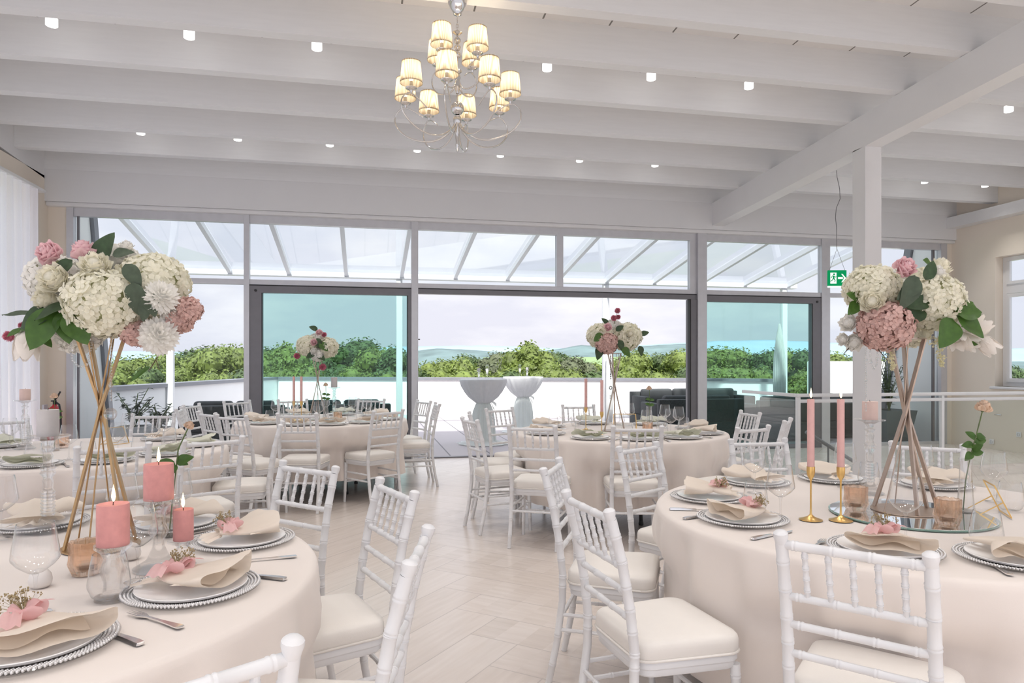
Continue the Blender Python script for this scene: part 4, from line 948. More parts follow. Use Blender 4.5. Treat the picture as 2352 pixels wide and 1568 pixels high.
def hy(kind, r):
    key = (kind, round(r, 3))
    if key not in HY: HY[key] = hydrangea(r, int(230 * (r / .1) ** 1.4) + 60, [M[kind], M['corep' if kind == 'hyp' else 'core']], len(HY) + 5, .88, .019 if r > .05 else .013)
    return HY[key]
BL = {'rosep': rose(.040, 'rosep', 2), 'peo': peony(.055, 'peo', 3), 'mum': mum(.060, 'hyw', 4), 'tul': tulip(.036, 'tul'), 'scab': mum(.024, 'rosed', 6), 'tea': rose(.026, 'tea', 7, .8), 'white': peony(.038, 'hyw', 9),
      'leaf': leafm(.12, .040, 'leaf', .25, 1), 'leafl': leafm(.12, .045, 'leafl', .2, 2), 'leafg': leafm(.11, .034, 'leafg', .25, 3), 'small': leafm(.055, .020, 'leafl', .3, 4), 'long': leafm(.12, .016, 'leafg', .1, 5), 'hang': leafm(.085, .010, 'leafl', .1, 6)}
BN = {'rosep': 'rose_bloom', 'peo': 'peony_bloom', 'mum': 'chrysanthemum_bloom', 'tul': 'tulip_bloom', 'scab': 'scabious_bloom', 'tea': 'rose_bloom', 'white': 'white_bloom'}
def face(o, d, roll=0):
    o.rotation_mode = 'QUATERNION'; o.rotation_quaternion = Vector(d).to_track_quat('Z', 'Y') @ Matrix.Rotation(roll, 4, 'Z').to_quaternion()
def lay(o, d, nrm=(0, -1, .4)):   # leaf: tip along d, upper side towards nrm
    y = Vector(d).normalized(); z = Vector(nrm); z = (z - y * z.dot(y)).normalized(); x = y.cross(z)
    o.rotation_mode = 'QUATERNION'; o.rotation_quaternion = Matrix((x, y, z)).transposed().to_quaternion()
def stand(root, mat, waist, top, rb, rt, n=6, off=.3, bars=()):
    obj('base_plate', MB().lathe([(0, 0), (rb + .012, 0), (rb + .013, .002), (rb + .012, .004), (0, .004)], 48).mesh('base_plate', M[mat], 40), root)
    rod_m = {}
    for k in range(n):
        a = off + 2 * PI * k / n; tw = 1.1
        p = (rb * cos(a), rb * sin(a), .004); q = (.008 * cos(a + tw), .008 * sin(a + tw), waist); e = (rt * cos(a + PI * .93), rt * sin(a + PI * .93), top)
        w = .0125 if k in bars else .0026
        obj('rod', MB().tube([p, q, e], w, 6 if k not in bars else 4, flat=.4 if k in bars else 1).mesh('rod', M[mat], 40), root)
    obj('top_ring', MB().lathe([(rt - .004, top - .003), (rt + .004, top - .003), (rt + .004, top + .003), (rt - .004, top + .003)], 32, closed=True).mesh('top_ring', M[mat], 40), root)
def bloom(root, kind, p, d=None, sc_=1, roll=0):
    if kind.startswith('hy'):
        k, r = kind.split(':'); o = obj('hydrangea_head', hy(k, float(r)), root, p)
        o.rotation_euler = (rnd.uniform(-.4, .4), rnd.uniform(-.4, .4), rnd.random() * 6)
    else:
        o = obj(BN[kind], BL[kind], root, p); face(o, d or (0, -1, .5), roll)
    o.scale = (sc_,) * 3; return o
def leaf(root, kind, p, d, nrm=(0, -1, .5), sc_=1):
    o = obj('leaf', BL[kind], root, p); lay(o, d, nrm); o.scale = (sc_,) * 3; return o
def twig(root, pts, r=.0018, mat='twig', name='twig'):
    obj(name, MB().tube(pts, [r] * (len(pts) - 1) + [r * .5], 6).mesh(name, M[mat], 60), root)

# arrangement on the front left table
A = empty('floral_centrepiece', (-.862, 2.56, TZ))
stand(A, 'brass', .455, .72, .105, .075, 6, -.55, (0, 1, 4))
for k, p, s in (('hyc:.115', (.029, -.055, .805), 1), ('hyc:.108', (.158, .01, .880), 1), ('hyw:.095', (-.166, .10, .890), 1), ('hyw:.075', (-.10, .09, .72), 1), ('hyp:.045', (.250, -.04, .755), 1), ('hyp:.040', (.285, -.055, .79), 1), ('hyp:.046', (.121, -.046, .711), 1), ('hyw:.075', (.02, .10, .95), 1), ('hyc:.07', (.10, .10, .74), 1)):
    bloom(A, k, p, None, s)
bloom(A, 'peo', (-.117, -.047, .879), (-.2, -1, .3), 1.0); bloom(A, 'peo', (.006, -.063, .92), (.1, -1, .6), .98, 1); bloom(A, 'peo', (-.155, -.005, .82), (-.6, -.8, -.2), .85, 2)
bloom(A, 'rosep', (-.145, .02, .965), (-.5, -.9, .35), 1.25); bloom(A, 'rosep', (-.047, .01, .965), (-.3, -.4, 1), 1.2)
bloom(A, 'mum', (.214, -.11, .825), (.4, -1, .3), .92); bloom(A, 'mum', (.200, -.085, .700), (.3, -1, .0), 1.05); bloom(A, 'mum', (.235, -.06, .775), (.7, -.8, .2), .7)
bloom(A, 'tul', (-.222, .007, .715), (.0, -.1, -1), 1.35); bloom(A, 'scab', (-.292, .043, .70), (-.7, -1, 0), .8); bloom(A, 'scab', (-.255, .05, .735), (-.8, -.6, .3), .6); bloom(A, 'white', (-.245, .05, .70), (-1, -.4, .2), .9); bloom(A, 'tea', (-.20, .03, .73), (-.4, -1, 0), .8)
bloom(A, 'white', (.075, .01, 1.0), (.2, -.4, 1), .7)
for k, p, d, nrm, s in (('leaf', (-.12, -.03, .79), (-1, -.1, -.45), (0, -1, .6), 1.1), ('leafl', (-.115, -.045, .785), (-.55, -.3, -.9), (0, -1, .5), 1.25), ('leaf', (-.06, -.06, .80), (-1, -.2, -.25), (.1, -.6, 1), 1.0), ('long', (-.19, .03, .775), (-1, 0, .03), (0, -.8, 1), 1.0),
    ('leafl', (-.07, -.07, .775), (.5, -.3, -.8), (0, -1, .4), 1.0), ('leafl', (-.09, -.05, .78), (.2, -.3, -.9), (.2, -1, .3), .9), ('leafg', (.135, -.125, .87), (.15, -.1, -1), (.1, -1, .1), .95), ('leafg', (.175, -.13, .845), (.35, -.15, -1), (.2, -1, .1), .8), ('leafg', (.11, -.115, .93), (.45, -.15, -.7), (.1, -1, .3), .8), ('leafg', (.18, -.12, .82), (-.25, -.15, -.9), (-.1, -1, .1), .7),
    ('leaf', (-.01, .0, .95), (.35, -.2, .8), (0, -1, .5), .9), ('leafg', (.04, -.02, .97), (.8, -.1, .25), (0, -1, .5), .6), ('leaf', (-.08, -.02, .95), (-.5, -.1, -.5), (0, -1, .5), .7), ('leaf', (-.02, -.05, .87), (-.9, -.2, -.6), (0, -1, .5), .8), ('hang', (.158, -.03, .60), (-.85, 0, -.65), (0, -1, .5), 1.0), ('leafl', (-.205, .02, .705), (.9, -.2, -.5), (0, -.5, 1), .55), ('leafl', (-.225, .01, .722), (-.6, -.4, -.2), (0, -.5, 1), .5)):
    leaf(A, k, p, d, nrm, s)
twig(A, [(.19, -.05, .66), (.185, -.045, .63), (.165, -.033, .60), (.155, -.03, .585)]); twig(A, [(.182, -.045, .62), (.19, -.04, .59)]); twig(A, [(-.16, .0, .76), (-.2, .02, .735), (-.222, .01, .72)], .002, 'stem', 'stem'); twig(A, [(-.17, .02, .76), (-.25, .04, .72), (-.285, .043, .70)], .0015, 'stem', 'stem')
obj('bead_strand', beads([(-.073, -.046, .735), (-.074, -.05, .66), (-.068, -.052, .62), (-.052, -.053, .602), (-.036, -.054, .598), (-.020, -.056, .612), (-.008, -.060, .66), (-.004, -.061, .735)], .0042, .0075), A)
obj('bead_strand', beads([(.051, -.062, .73), (.050, -.062, .49)], .0048, .0085), A)
obj('crystal_ball', MB().ball((.049, -.062, .445), .0205, 12, 8).mesh('crystal_ball', M['crystal'], 10), A)
tag(A, 'tall brass flower stand with cream hydrangeas and two pink roses, front left table', 'flower arrangement')

B = empty('floral_centrepiece', (2.163, 2.452, TZ + .0095))
stand(B, 'brass2', .395, .70, .118, .07, 6, .15, (0, 2, 4, 5))
for k, p, s in (('hyc:.105', (-.112, .055, .905), 1), ('hyc:.122', (.085, -.03, .850), 1), ('hyp:.100', (-.115, -.02, .748), 1), ('hyc:.08', (.135, .04, .92), 1), ('hyw:.075', (-.03, .09, .93), 1), ('hyc:.07', (.07, .05, .74), 1)): bloom(B, k, p, None, s)
bloom(B, 'rosep', (-.08, -.068, .965), (-.1, -1, .55), 1.3); bloom(B, 'peo', (-.183, -.031, .845), (-.7, -.9, .1), .95); bloom(B, 'peo', (.137, -.019, .985), (.2, -.6, 1), .9); bloom(B, 'white', (.07, -.08, .955), (0, -1, .5), 1.0)
bloom(B, 'white', (-.23, .045, .765), (-1, -.6, .1), 1.05); bloom(B, 'white', (-.206, .043, .690), (-.8, -.8, -.4), 1.1); bloom(B, 'white', (-.25, .05, .70), (-1, -.3, -.2), .8)
bloom(B, 'tul', (.15, -.080, .735), (-.3, -.6, -.8), 1.25); bloom(B, 'tul', (.245, -.055, .715), (.75, -.5, .75), 1.3); bloom(B, 'tul', (.268, -.085, .705), (.55, -.5, -.8), 1.2); bloom(B, 'tul', (.19, -.06, .715), (.4, -.8, -.6), 1.2)
for k, p, d, nrm, s in (('leafg', (-.06, -.115, .945), (-.35, -.1, -.9), (0, -1, .25), 1.3), ('leafg', (-.04, -.115, .935), (-.75, -.1, -.7), (0, -1, .25), 1.1), ('leaf', (.0, -.10, .93), (.3, -.2, .7), (0, -1, .5), .7), ('leaf', (.02, -.10, .85), (-1, -.1, -.1), (0, -1, .3), 1.0), ('leaf', (.01, -.09, .82), (-1, -.1, -.45), (0, -1, .3), 1.0),
    ('leafl', (.11, -.13, .80), (.95, -.2, .1), (0, -1, .5), 1.0), ('leafl', (.12, -.125, .79), (.7, -.3, -.5), (0, -1, .5), 1.15), ('leafl', (.10, -.13, .775), (-.55, -.3, -.75), (0, -1, .4), 1.15), ('leafl', (.15, -.12, .80), (.8, .1, .55), (0, -1, .6), .8), ('leafl', (-.20, .03, .85), (-.6, -.2, -.6), (0, -1, .4), .6), ('leafl', (-.20, .03, .86), (-.8, -.2, .4), (0, -1, .4), .5), ('leafl', (.09, -.03, 1.0), (-.5, -.3, .2), (0, -1, .5), .5), ('leafl', (.262, -.08, .71), (-.7, -.3, -.4), (0, -1, .5), .6)):
    leaf(B, k, p, d, nrm, s)
def spray(p, L, seed):
    rr = random.Random(seed); b = MB()
    for k in range(260):
        t = rr.random(); a = rr.random() * 6.28; q = .030 * (1 - .75 * t) * rr.random() ** .5
        c = Vector((p[0] + q * cos(a) + .02 * t, p[1] + q * sin(a), p[2] - L * t)); e = Vector((rr.uniform(-1, 1), rr.uniform(-1, 1), rr.uniform(-1, .4))) * .006
        f = Vector((rr.uniform(-1, 1), rr.uniform(-1, 1), rr.uniform(-1, 1))) * .004; b.add([c, c + e + f, c + e * 1.8, c + e - f], [(0, 1, 2, 3)])
    b.tube([p, (p[0] + .02, p[1], p[2] - L)], .002, 5)
    return b.mesh('hanging_spray', M['ama'], 0)
obj('hanging_spray', spray((-.09, -.01, .70), .125, 3), B); obj('hanging_spray', spray((.115, -.04, .71), .12, 4), B)
twig(B, [(-.16, .0, .80), (-.19, .03, .755), (-.205, .04, .70), (-.23, .05, .66), (-.25, .05, .64)], .0025); twig(B, [(-.21, .04, .69), (-.222, .04, .69)], .002); twig(B, [(-.15, -.02, .66), (-.11, -.03, .61)], .0022)
obj('bead_strand', beads([(-.139, .06, .70), (-.139, .06, .40)], .0042, .0075), B); obj('bead_strand', beads([(-.125, .055, .69), (-.12, .055, .60), (-.105, .055, .575), (-.09, .055, .60), (-.085, .055, .69)], .0042, .0075), B)
twig(B, [(.2, -.07, .75), (.25, -.08, .73), (.268, -.085, .71)], .0018, 'stem', 'stem')
tag(B, 'tall bronze flower stand with dusty pink hydrangea and single pink rose, front right table', 'flower arrangement')

Cc = empty('floral_centrepiece', (-.50, 7.82, TZ))
stand(Cc, 'brass2', .42, .70, .10, .06, 6, .4, (0, 3))
for k, p, s in (('hyc:.12', (-.10, .02, .80), 1), ('hyc:.115', (.10, .0, .78), 1), ('hyw:.09', (.0, .06, .86), 1), ('hyw:.07', (.0, -.06, .70), 1)): bloom(Cc, k, p, None, s)
bloom(Cc, 'rosep', (.02, -.05, .93), (0, -1, .6), 1.1); bloom(Cc, 'rosep', (-.03, -.10, .83), (0, -1, .2), 1.15); bloom(Cc, 'white', (-.03, -.12, .74), (0, -1, 0), 1.1); bloom(Cc, 'scab', (-.22, .04, .69), (-.6, -1, 0), 1.5); bloom(Cc, 'scab', (.055, -.04, .57), (0, -1, -.2), 1.6); bloom(Cc, 'scab', (.07, -.02, .92), (.5, -1, .4), 1.2)
for k, p, d, s in (('leaf', (.0, -.11, .88), (.3, -.2, -.9), 1.0), ('leafl', (.03, -.11, .83), (.6, -.2, -.6), 1.0), ('leaf', (-.02, -.11, .72), (-.8, -.2, -.4), .9), ('leaf', (.0, -.11, .71), (.7, -.2, -.5), .9), ('leaf', (.0, .0, .97), (-.6, -.2, .3), .8)): leaf(Cc, k, p, d, (0, -1, .4), s)
twig(Cc, [(-.1, .0, .72), (-.18, .03, .70), (-.22, .04, .69)], .003, 'stem', 'stem'); twig(Cc, [(.03, -.03, .70), (.05, -.04, .62), (.055, -.04, .58)], .003, 'stem', 'stem')
tag(Cc, 'smallest flower stand seen against the tinted sliding door, far left table', 'flower arrangement')

D = empty('floral_centrepiece', (2.215, 5.99, TZ))
stand(D, 'brass2', .42, .70, .10, .06, 6, .1, (0, 3, 1))
for k, p, s in (('hyc:.12', (-.115, .05, .86), 1), ('hyc:.135', (.115, .0, .85), 1), ('hyp:.095', (-.09, -.06, .785), 1), ('hyw:.09', (.01, .08, .92), 1)): bloom(D, k, p, None, s)
bloom(D, 'rosep', (-.10, -.085, .925), (0, -1, .3), 1.15); bloom(D, 'peo', (.10, -.11, .87), (0, -1, .2), 1.0); bloom(D, 'scab', (.028, -.006, 1.087), (0, -1, .4), 1.15); bloom(D, 'scab', (-.005, .0, 1.02), (-.4, -1, .3), 1.2); bloom(D, 'scab', (.04, .01, 1.03), (.4, -1, .3), 1.0)
for k, p, d, s in (('leaf', (-.15, -.04, .77), (-.2, -.2, -1), 1.1), ('leaf', (.23, -.05, .87), (.8, -.2, .3), .7), ('leaf', (.22, -.05, .77), (.2, -.2, -.8), .8), ('leafl', (-.14, -.08, .87), (-.6, -.2, -.4), .9), ('leaf', (.0, -.11, .82), (.3, -.2, -.8), .9), ('leafl', (.03, -.11, .75), (.5, -.2, -.5), .9), ('leaf', (-.06, .0, .96), (-.5, -.2, .5), .7), ('leaf', (-.02, -.09, .90), (.5, -.2, .4), .7)): leaf(D, k, p, d, (0, -1, .4), s)
twig(D, [(.01, .0, .9), (.0, .0, 1.0), (.03, -.006, 1.08)], .003, 'stem', 'stem')
tag(D, 'flower stand with pink pompoms on top seen through the open doorway', 'flower arrangement')

# bud vases and roses
VASE = ('bud_vase', 'vase', MB().lathe([(0, .004), (.030, .004), (.026, .06), (.021, .15), (.022, .20), (.025, .215), (.0262, .215), (.0235, .20), (.0225, .15), (.028, .06), (.034, .008), (.033, 0), (0, 0)], 28).mesh('bud_vase', M['glass'], 60))
def bud_rose(path, leaves, bl='tea', s=1):
    parts = []
    st = MB().tube([along(path, i / 14) for i in range(15)], .0023, 6).mesh('stem', M['stem'], 80)
    def build(root):
        obj('stem', st, root)
        e = Vector(path[-1]); o = obj('rose_bloom', BL[bl], root, e); face(o, e - Vector(path[-2])); o.scale = (s,) * 3
        sp = obj('sepal', MB().lathe([(0, -.004), (.007, 0), (.011, .008), (.012, .014)], 8).mesh('sepal', M['stem'], 60), root, e); face(sp, e - Vector(path[-2]))
        for (t, d, k, q) in leaves:
            p = along(path, t); l = leaf(root, k, p, d, (0, -1, .5), q)
    return build
def vase_rose(x, y, rz, vl, rl, build, z=TZ):
    put(VASE, (x, y, z), 0, vl, 'glass bud vases')
    r_ = empty('single_rose', (x, y, z + .006), rz); build(r_); tag(r_, rl, 'flower', 'single roses in bud vases')
b1 = bud_rose([(-.012, 0, 0), (.0, 0, .12), (.012, 0, .22), (.02, 0, .30), (.055, 0, .375)], [(.62, (-1, -.3, .1), 'leafl', .72), (.64, (-.3, -.5, -.6), 'small', .8), (.66, (.9, -.2, .45), 'small', 1.1), (.68, (1, 0, -.3), 'small', .7)], 'tea', .85)
vase_rose(-.666, 2.66, -yaw, 'clear bud vase behind the smallest pink candle', 'apricot rose bud with one large leaf, front left table', b1)
b2 = bud_rose([(-.01, 0, 0), (.0, 0, .12), (.02, 0, .22), (.05, 0, .33), (.068, 0, .40)], [(.58, (-.6, -.4, -.5), 'small', .85), (.57, (.9, -.3, .2), 'small', .85), (.60, (.2, -.6, .4), 'small', .85), (.66, (-1, -.2, .0), 'small', .855), (.68, (.8, -.3, .3), 'small', .85), (.72, (-.7, -.2, .6), 'small', .85), (.74, (.9, 0, .0), 'small', .9)], 'tea', 1.5)
vase_rose(2.385, 2.385, -yaw, 'clear bud vase on the mirror plate edge', 'open apricot rose with several leaves, front right table', b2, TZ + .0095)
b3 = bud_rose([(0, 0, 0), (.0, 0, .12), (.005, 0, .26), (.0, 0, .36)], [(.62, (-.8, -.3, .3), 'small', .85), (.6, (.8, -.3, .3), 'small', .85), (.74, (.7, -.3, .1), 'small', .8), (.76, (-.7, -.3, .1), 'small', .8)], 'tea', 1.2)
vase_rose(2.56, 6.01, 0, 'clear bud vase at table right of the doorway', 'dusky rose on leafy stem before the terrace wall', b3)
vase_rose(-.41, 7.72, 0, 'clear bud vase at far left table', 'small rose seen against the tinted sliding door', b3)
vase_rose(-2.13, 5.44, .5, 'clear bud vase behind the pale grey candle', 'pale rose in front of the fire extinguisher', b3)

# ------------------------------------------------------------------ room fixtures
def extinguisher():
    t = empty('fire_extinguisher', (-3.80, 9.72, .35))
    obj('cylinder', MB().lathe([(0, 0), (.07, 0), (.078, .015), (.078, .40), (.07, .44), (.04, .475), (.025, .485), (.025, .50), (0, .50)], 24).mesh('cylinder', M['red'], 50), t)
    obj('valve', MB().lathe([(.02, .50), (.022, .54), (.012, .55), (0, .55)], 14).rbox(-.012, .012, -.09, .03, .54, .555, .004).mesh('valve', M['black'], 50), t)
    obj('handle', MB().tube([(0, .01, .56), (.05, -.05, .60), (.10, -.10, .66)], .011, 8).mesh('handle', M['black'], 60), t)
    obj('hose', MB().tube([(.02, -.02, .53), (.07, -.05, .50), (.09, -.06, .38), (.088, -.05, .2), (.085, -.04, .1)], .012, 8).mesh('hose', M['black'], 60), t)
    obj('wall_bracket', MB().box(-.10, -.06, -.03, .03, .2, .42).box(-.125, -.10, -.05, .05, .15, .5).mesh('wall_bracket', M['alul'], 0), t)
    obj('label', MB().grid(lambda u, v: (.0785 * cos(-1.9 + 1.3 * u), .0785 * sin(-1.9 + 1.3 * u), .14 + .12 * v), 8, 1).mesh('label', M['porcelain'], 180), t)
    tag(t, 'red fire extinguisher with black lever by the left window edge', 'fire extinguisher')
extinguisher()
def socket(y, z, lb):
    t = empty('wall_socket', (9.745, y, z), 0)
    obj('plate', MB().rbox(-.012, 0, -.04, .04, -.04, .04, .004).mesh('plate', M['pvc'], 30), t)
    obj('insert', MB().lathe([(.024, 0), (.024, .004), (.018, .004), (.016, -.004), (0, -.004)], 16).xf(Matrix.Translation((-.012, 0, 0)) @ Matrix.Rotation(R(-90), 4, 'Y')).mesh('insert', M['alul'], 40), t)
    tag(t, lb, 'socket')
socket(8.78, .28, 'white wall socket low on the cream right wall at the picture edge'); socket(9.25, -.0 + .12, 'small white wall socket near the floor on the cream right wall')
t = empty('wall_tap', (9.74, 9.10, .56))
obj('pipe', MB().tube([(0, .06, 0), (-.05, .05, -.005), (-.07, 0, 0), (-.06, -.06, .0)], .008, 8).mesh('pipe', M['chrome'], 60), t)
obj('knob', MB().ball((-.07, -.075, 0), .017, 12, 8).mesh('knob', M['chrome'], 80), t)
tag(t, 'small chrome fitting on the cream right wall behind the rose', 'wall fitting')
# balustrade round the stair opening
b = empty('glass_balustrade', (5.14, 7.55, 0))
posts = [0, 2.05, 4.1]
obj('top_rail', MB().rbox(-.03, 4.5, -.03, .03, .955, .995, .006).mesh('top_rail', M['post'], 40), b)
obj('lower_rail', MB().rbox(-.01, 4.5, -.02, .02, .885, .925, .005).mesh('lower_rail', M['post'], 40), b)
for x in posts: obj('post', MB().rbox(x - .022, x + .022, -.022, .022, 0, .955, .004).mesh('post', M['post'], 40), b)
for x in posts[:2]: obj('glass_panel', MB().box(x + .04, x + 2.01, -.005, .005, .06, .88).mesh('glass_panel', M['rail_glass'], 0), b)
obj('glass_panel', MB().box(4.14, 4.5, -.005, .005, .06, .88).mesh('glass_panel', M['rail_glass'], 0), b)
obj('side_rail', MB().rbox(-.025, .025, .03, 1.25, .955, .995, .006).mesh('side_rail', M['post'], 40), b)
obj('side_glass', MB().box(-.005, .005, .06, 1.22, .06, .92).mesh('side_glass', M['rail_glass'], 0), b)
tag(b, 'glass balustrade with white rails behind the front right table', 'balustrade')
t = empty('stair_handrail', (5.7, 8.1, 0))
obj('rail', MB().tube([(0, .1, .46), (.72, 0, .02)], .024, 8).mesh('rail', M['alud'], 60), t)
obj('bracket', MB().tube([(.3, .055, .27), (.3, .055, .005)], .012, 8).mesh('bracket', M['alud'], 60), t)
tag(t, 'dark sloping stair handrail behind the balustrade glass', 'handrail')

# ------------------------------------------------------------------ terrace
struct('terrace_floor', MB().prism([(-6, WY + .1), (14, WY + .1), (14, 15.2), (9.3, 15.8), (-2.6, 20.4), (-6, 18)], -.3, -.005).mesh('terrace_floor', M['deckb'], 0), 'grey pink terrace boards beyond the open doorway', 'terrace')
def wall_line(name, pts, th, h, label):
    b = MB(); c = MB()
    for (p, q) in zip(pts, pts[1:]):
        d = Vector((q[0] - p[0], q[1] - p[1], 0)).normalized(); n = Vector((-d.y, d.x, 0)) * th
        for bb, z0, z1, e in ((b, -.3, h - .06, 0), (c, h - .07, h, .04)):
            P = [Vector((*p, 0)) - n.normalized() * e - d * e, Vector((*q, 0)) - n.normalized() * e + d * e, Vector((*q, 0)) + n + n.normalized() * e + d * e, Vector((*p, 0)) + n + n.normalized() * e - d * e]
            bb.prism([(v.x, v.y) for v in P], z0, z1)
    o = struct(name, b.mesh(name, M['render'], 0), label, 'wall'); struct('coping', c.mesh('coping', M['coping'], 0), '', '', o); return o
wall_line('parapet', [(9.6, 14.9), (8.5, 15.9), (-2.35, 20.0), (-3.95, 12.3), (-3.95, 11.3)][::-1], .28, .99, 'white terrace parapet with grey metal coping')
for sx, x, lb in ((-1, -3.76, 'left'), (1, 9.62, 'right')):
    t = 'wall_' + ('west' if sx < 0 else 'east'); b = MB(); c = MB()
    x0, x1 = (x - .3, x) if sx < 0 else (x, x + .3)
    P = [(WY + .12, 0), (11.5, 0), (10.72, 3.42), (WY + .12, 3.42)]
    v = [(xx, y, z) for xx in (x0, x1) for y, z in P]
    b.add(v, [(3, 2, 1, 0), (4, 5, 6, 7), (0, 1, 5, 4), (1, 2, 6, 5), (2, 3, 7, 6), (3, 0, 4, 7)])
    o = struct(t, b.mesh(t, M['render'], 0), 'white raked wing wall outside the %s end of the glazing' % lb, 'wall')
    P = [(11.5, 0), (11.66, 0), (10.88, 3.46), (10.72, 3.46)]; v = [(xx, y, z) for xx in (x0 - .05, x1 + .05) for y, z in P]
    c.add(v, [(3, 2, 1, 0), (4, 5, 6, 7), (0, 1, 5, 4), (1, 2, 6, 5), (2, 3, 7, 6), (3, 0, 4, 7)])
    struct('edge_coping', c.mesh('edge_coping', M['coping'], 0), '', '', o)
# pergola with glass roof
pg = empty('pergola', (0, 0, 0)); PY = 14.0
def zr(y): return 3.80 + (3.13 - 3.80) * (y - 10.2) / (PY - 10.2)
for x in (-3.54, .67, 4.98, 9.17): obj('post', MB().rbox(x - .06, x + .06, PY - .06, PY + .06, 0, 3.03, .008).mesh('post', M['post'], 30), pg)
obj('gutter_beam', MB().rbox(-4.1, 9.45, PY - .10, PY + .10, 3.03, 3.13, .015).mesh('gutter_beam', M['post'], 30), pg)
for k in range(13):
    x = -3.55 + 1.065 * k
    b2_ = MB(); v = [(x + dx, y, zr(y) + dz) for dz in (-.09, .0) for y in (10.2, PY) for dx in (-.035, .035)]
    b2_.add(v, [(0, 2, 3, 1), (4, 5, 7, 6), (0, 1, 5, 4), (2, 6, 7, 3), (0, 4, 6, 2), (1, 3, 7, 5)]); obj('rafter', b2_.mesh('rafter', M['post'], 0), pg)
M['roofglass'] = thin_glass('milky_roof_glass', (.93, .955, .965), 1.4, 0, .6)
obj('roof_glass', MB().add([(-3.6, 10.2, zr(10.2) + .012), (9.3, 10.2, zr(10.2) + .012), (9.3, PY, zr(PY) + .012), (-3.6, PY, zr(PY) + .012)], [(0, 1, 2, 3)]).mesh('roof_glass', M['roofglass'], 0), pg)
tag(pg, 'white pergola with glass roof and slim posts on the terrace', 'pergola')
# printed banner sleeve on the pergola post
t = empty('parasol_sleeve', (4.98, 13.77, .02))
obj('sleeve', MB().lathe([(0, 0), (.055, 0), (.075, .3), (.078, .9), (.07, 1.25), (.055, 1.55), (.02, 1.62), (0, 1.62)], 20).mesh('sleeve', M['fabric'], 60), t)
p = MB()
for k in range(11): p.box(-.006 - .004 * (k % 3), .012 + .004 * (k % 2), -.083, -.078, 1.02 + .045 * k, 1.045 + .045 * k)
p.lathe([(.024, -.002), (.034, -.002), (.034, .002), (.024, .002)], 20, closed=True)
i0 = len(p.v) - 80
for i in range(i0, len(p.v)):
    x, y, z = p.v[i]; p.v[i] = (x + .0, -.081 + z, .84 + y)
for k in range(3): p.box(-.02, .022, -.082, -.078, .62 + .03 * k, .626 + .03 * k)
obj('print', p.mesh('print', M['print'], 0), t)
tag(t, 'white sleeve with black vertical print at the pergola post in the doorway', 'parasol cover')
t = empty('closed_parasol', (8.55, 13.2, 0))
obj('pole', MB().lathe([(0, 0), (.25, 0), (.25, .05), (.03, .07), (.022, .3), (.022, 2.1), (0, 2.12)], 18).mesh('pole', M['post'], 50), t)
b = MB(); seg = 32; v = []; pr = [(.05, .55), (.105, .62), (.11, 1.0), (.10, 1.5), (.06, 1.9), (.015, 2.2)]
for k in range(seg):
    for r_, z in pr: q = r_ * (1 + .18 * (k % 2)); v.append((q * cos(2 * PI * k / seg), q * sin(2 * PI * k / seg), z))
b.add(v, [(k * 6 + i, ((k + 1) % seg) * 6 + i, ((k + 1) % seg) * 6 + i + 1, k * 6 + i + 1) for k in range(seg) for i in range(5)])
obj('folded_canopy', b.mesh('folded_canopy', M['fabric'], 80), t)
tag(t, 'closed white parasol outside the right sliding door', 'parasol')
# bistro tables in stretch cloths
def bistro(x, y, lab, extras):
    t = empty('bistro_table', (x, y, 0)); seg = 96; b = MB(); v = []
    pr = [(0, 1.10), (.36, 1.10), (.395, 1.098), (.402, 1.088), (.40, 1.06), (.37, .98), (.31, .88), (.24, .79), (.155, .72), (.115, .69)]
    for k in range(seg):
        a = 2 * PI * k / seg; w = .5 * sin(15 * a) + .5 * sin(23 * a + 1)
        for i, (r_, z) in enumerate(pr): q = max(0, i - 3) / 6; v.append((r_ * (1 + .10 * q * w) * cos(a), r_ * (1 + .10 * q * w) * sin(a), z))
    n = len(pr); b.add(v, [(k * n + i, ((k + 1) % seg) * n + i, ((k + 1) % seg) * n + i + 1, k * n + i + 1) for k in range(seg) for i in range(n - 1)])
    obj('upper_cloth', b.mesh('upper_cloth', M['sheer'], 180, weld=True), t)
    b = MB(); v = []; pr = [(.10, .71), (.125, .66), (.165, .55), (.19, .40), (.20, .2), (.215, .06), (.30, .025), (.40, .012), (.43, .006)]
    for k in range(seg):
        a = 2 * PI * k / seg; w = .6 * sin(13 * a + 2) + .4 * sin(29 * a)
        for i, (r_, z) in enumerate(pr): v.append((r_ * (1 + .09 * w) * cos(a), r_ * (1 + .09 * w) * sin(a), z + (.008 if i > 5 else 0) * w * .5 + .004))
    n = len(pr); b.add(v, [(k * n + i, ((k + 1) % seg) * n + i, ((k + 1) % seg) * n + i + 1, k * n + i + 1) for k in range(seg) for i in range(n - 1)])
    obj('lower_skirt', b.mesh('lower_skirt', M['tie'], 180), t)
    obj('centre_pole', MB().lathe([(0, 0), (.24, 0), (.24, .02), (.04, .03), (.03, .06), (.03, 1.08), (0, 1.08)], 20).mesh('centre_pole', M['alul'], 50), t)
    tie = MB().lathe([(.115, .69), (.13, .70), (.135, .715), (.125, .73), (.115, .72)], 32, closed=True)
    tie.grid(lambda u, v_: (.12 + .10 * u, -.04 + .02 * sin(u * 6), .715 + (v_ - .5) * .05 * (.4 + u) - .07 * u * u), 8, 3).grid(lambda u, v_: (.12 + .06 * u, -.05, .70 + (v_ - .5) * .04 * (.4 + u) - .13 * u), 8, 3)
    obj('tied_bow', tie.mesh('tied_bow', M['tie'], 60), t)
    tag(t, lab, 'bistro table', 'draped bistro tables')
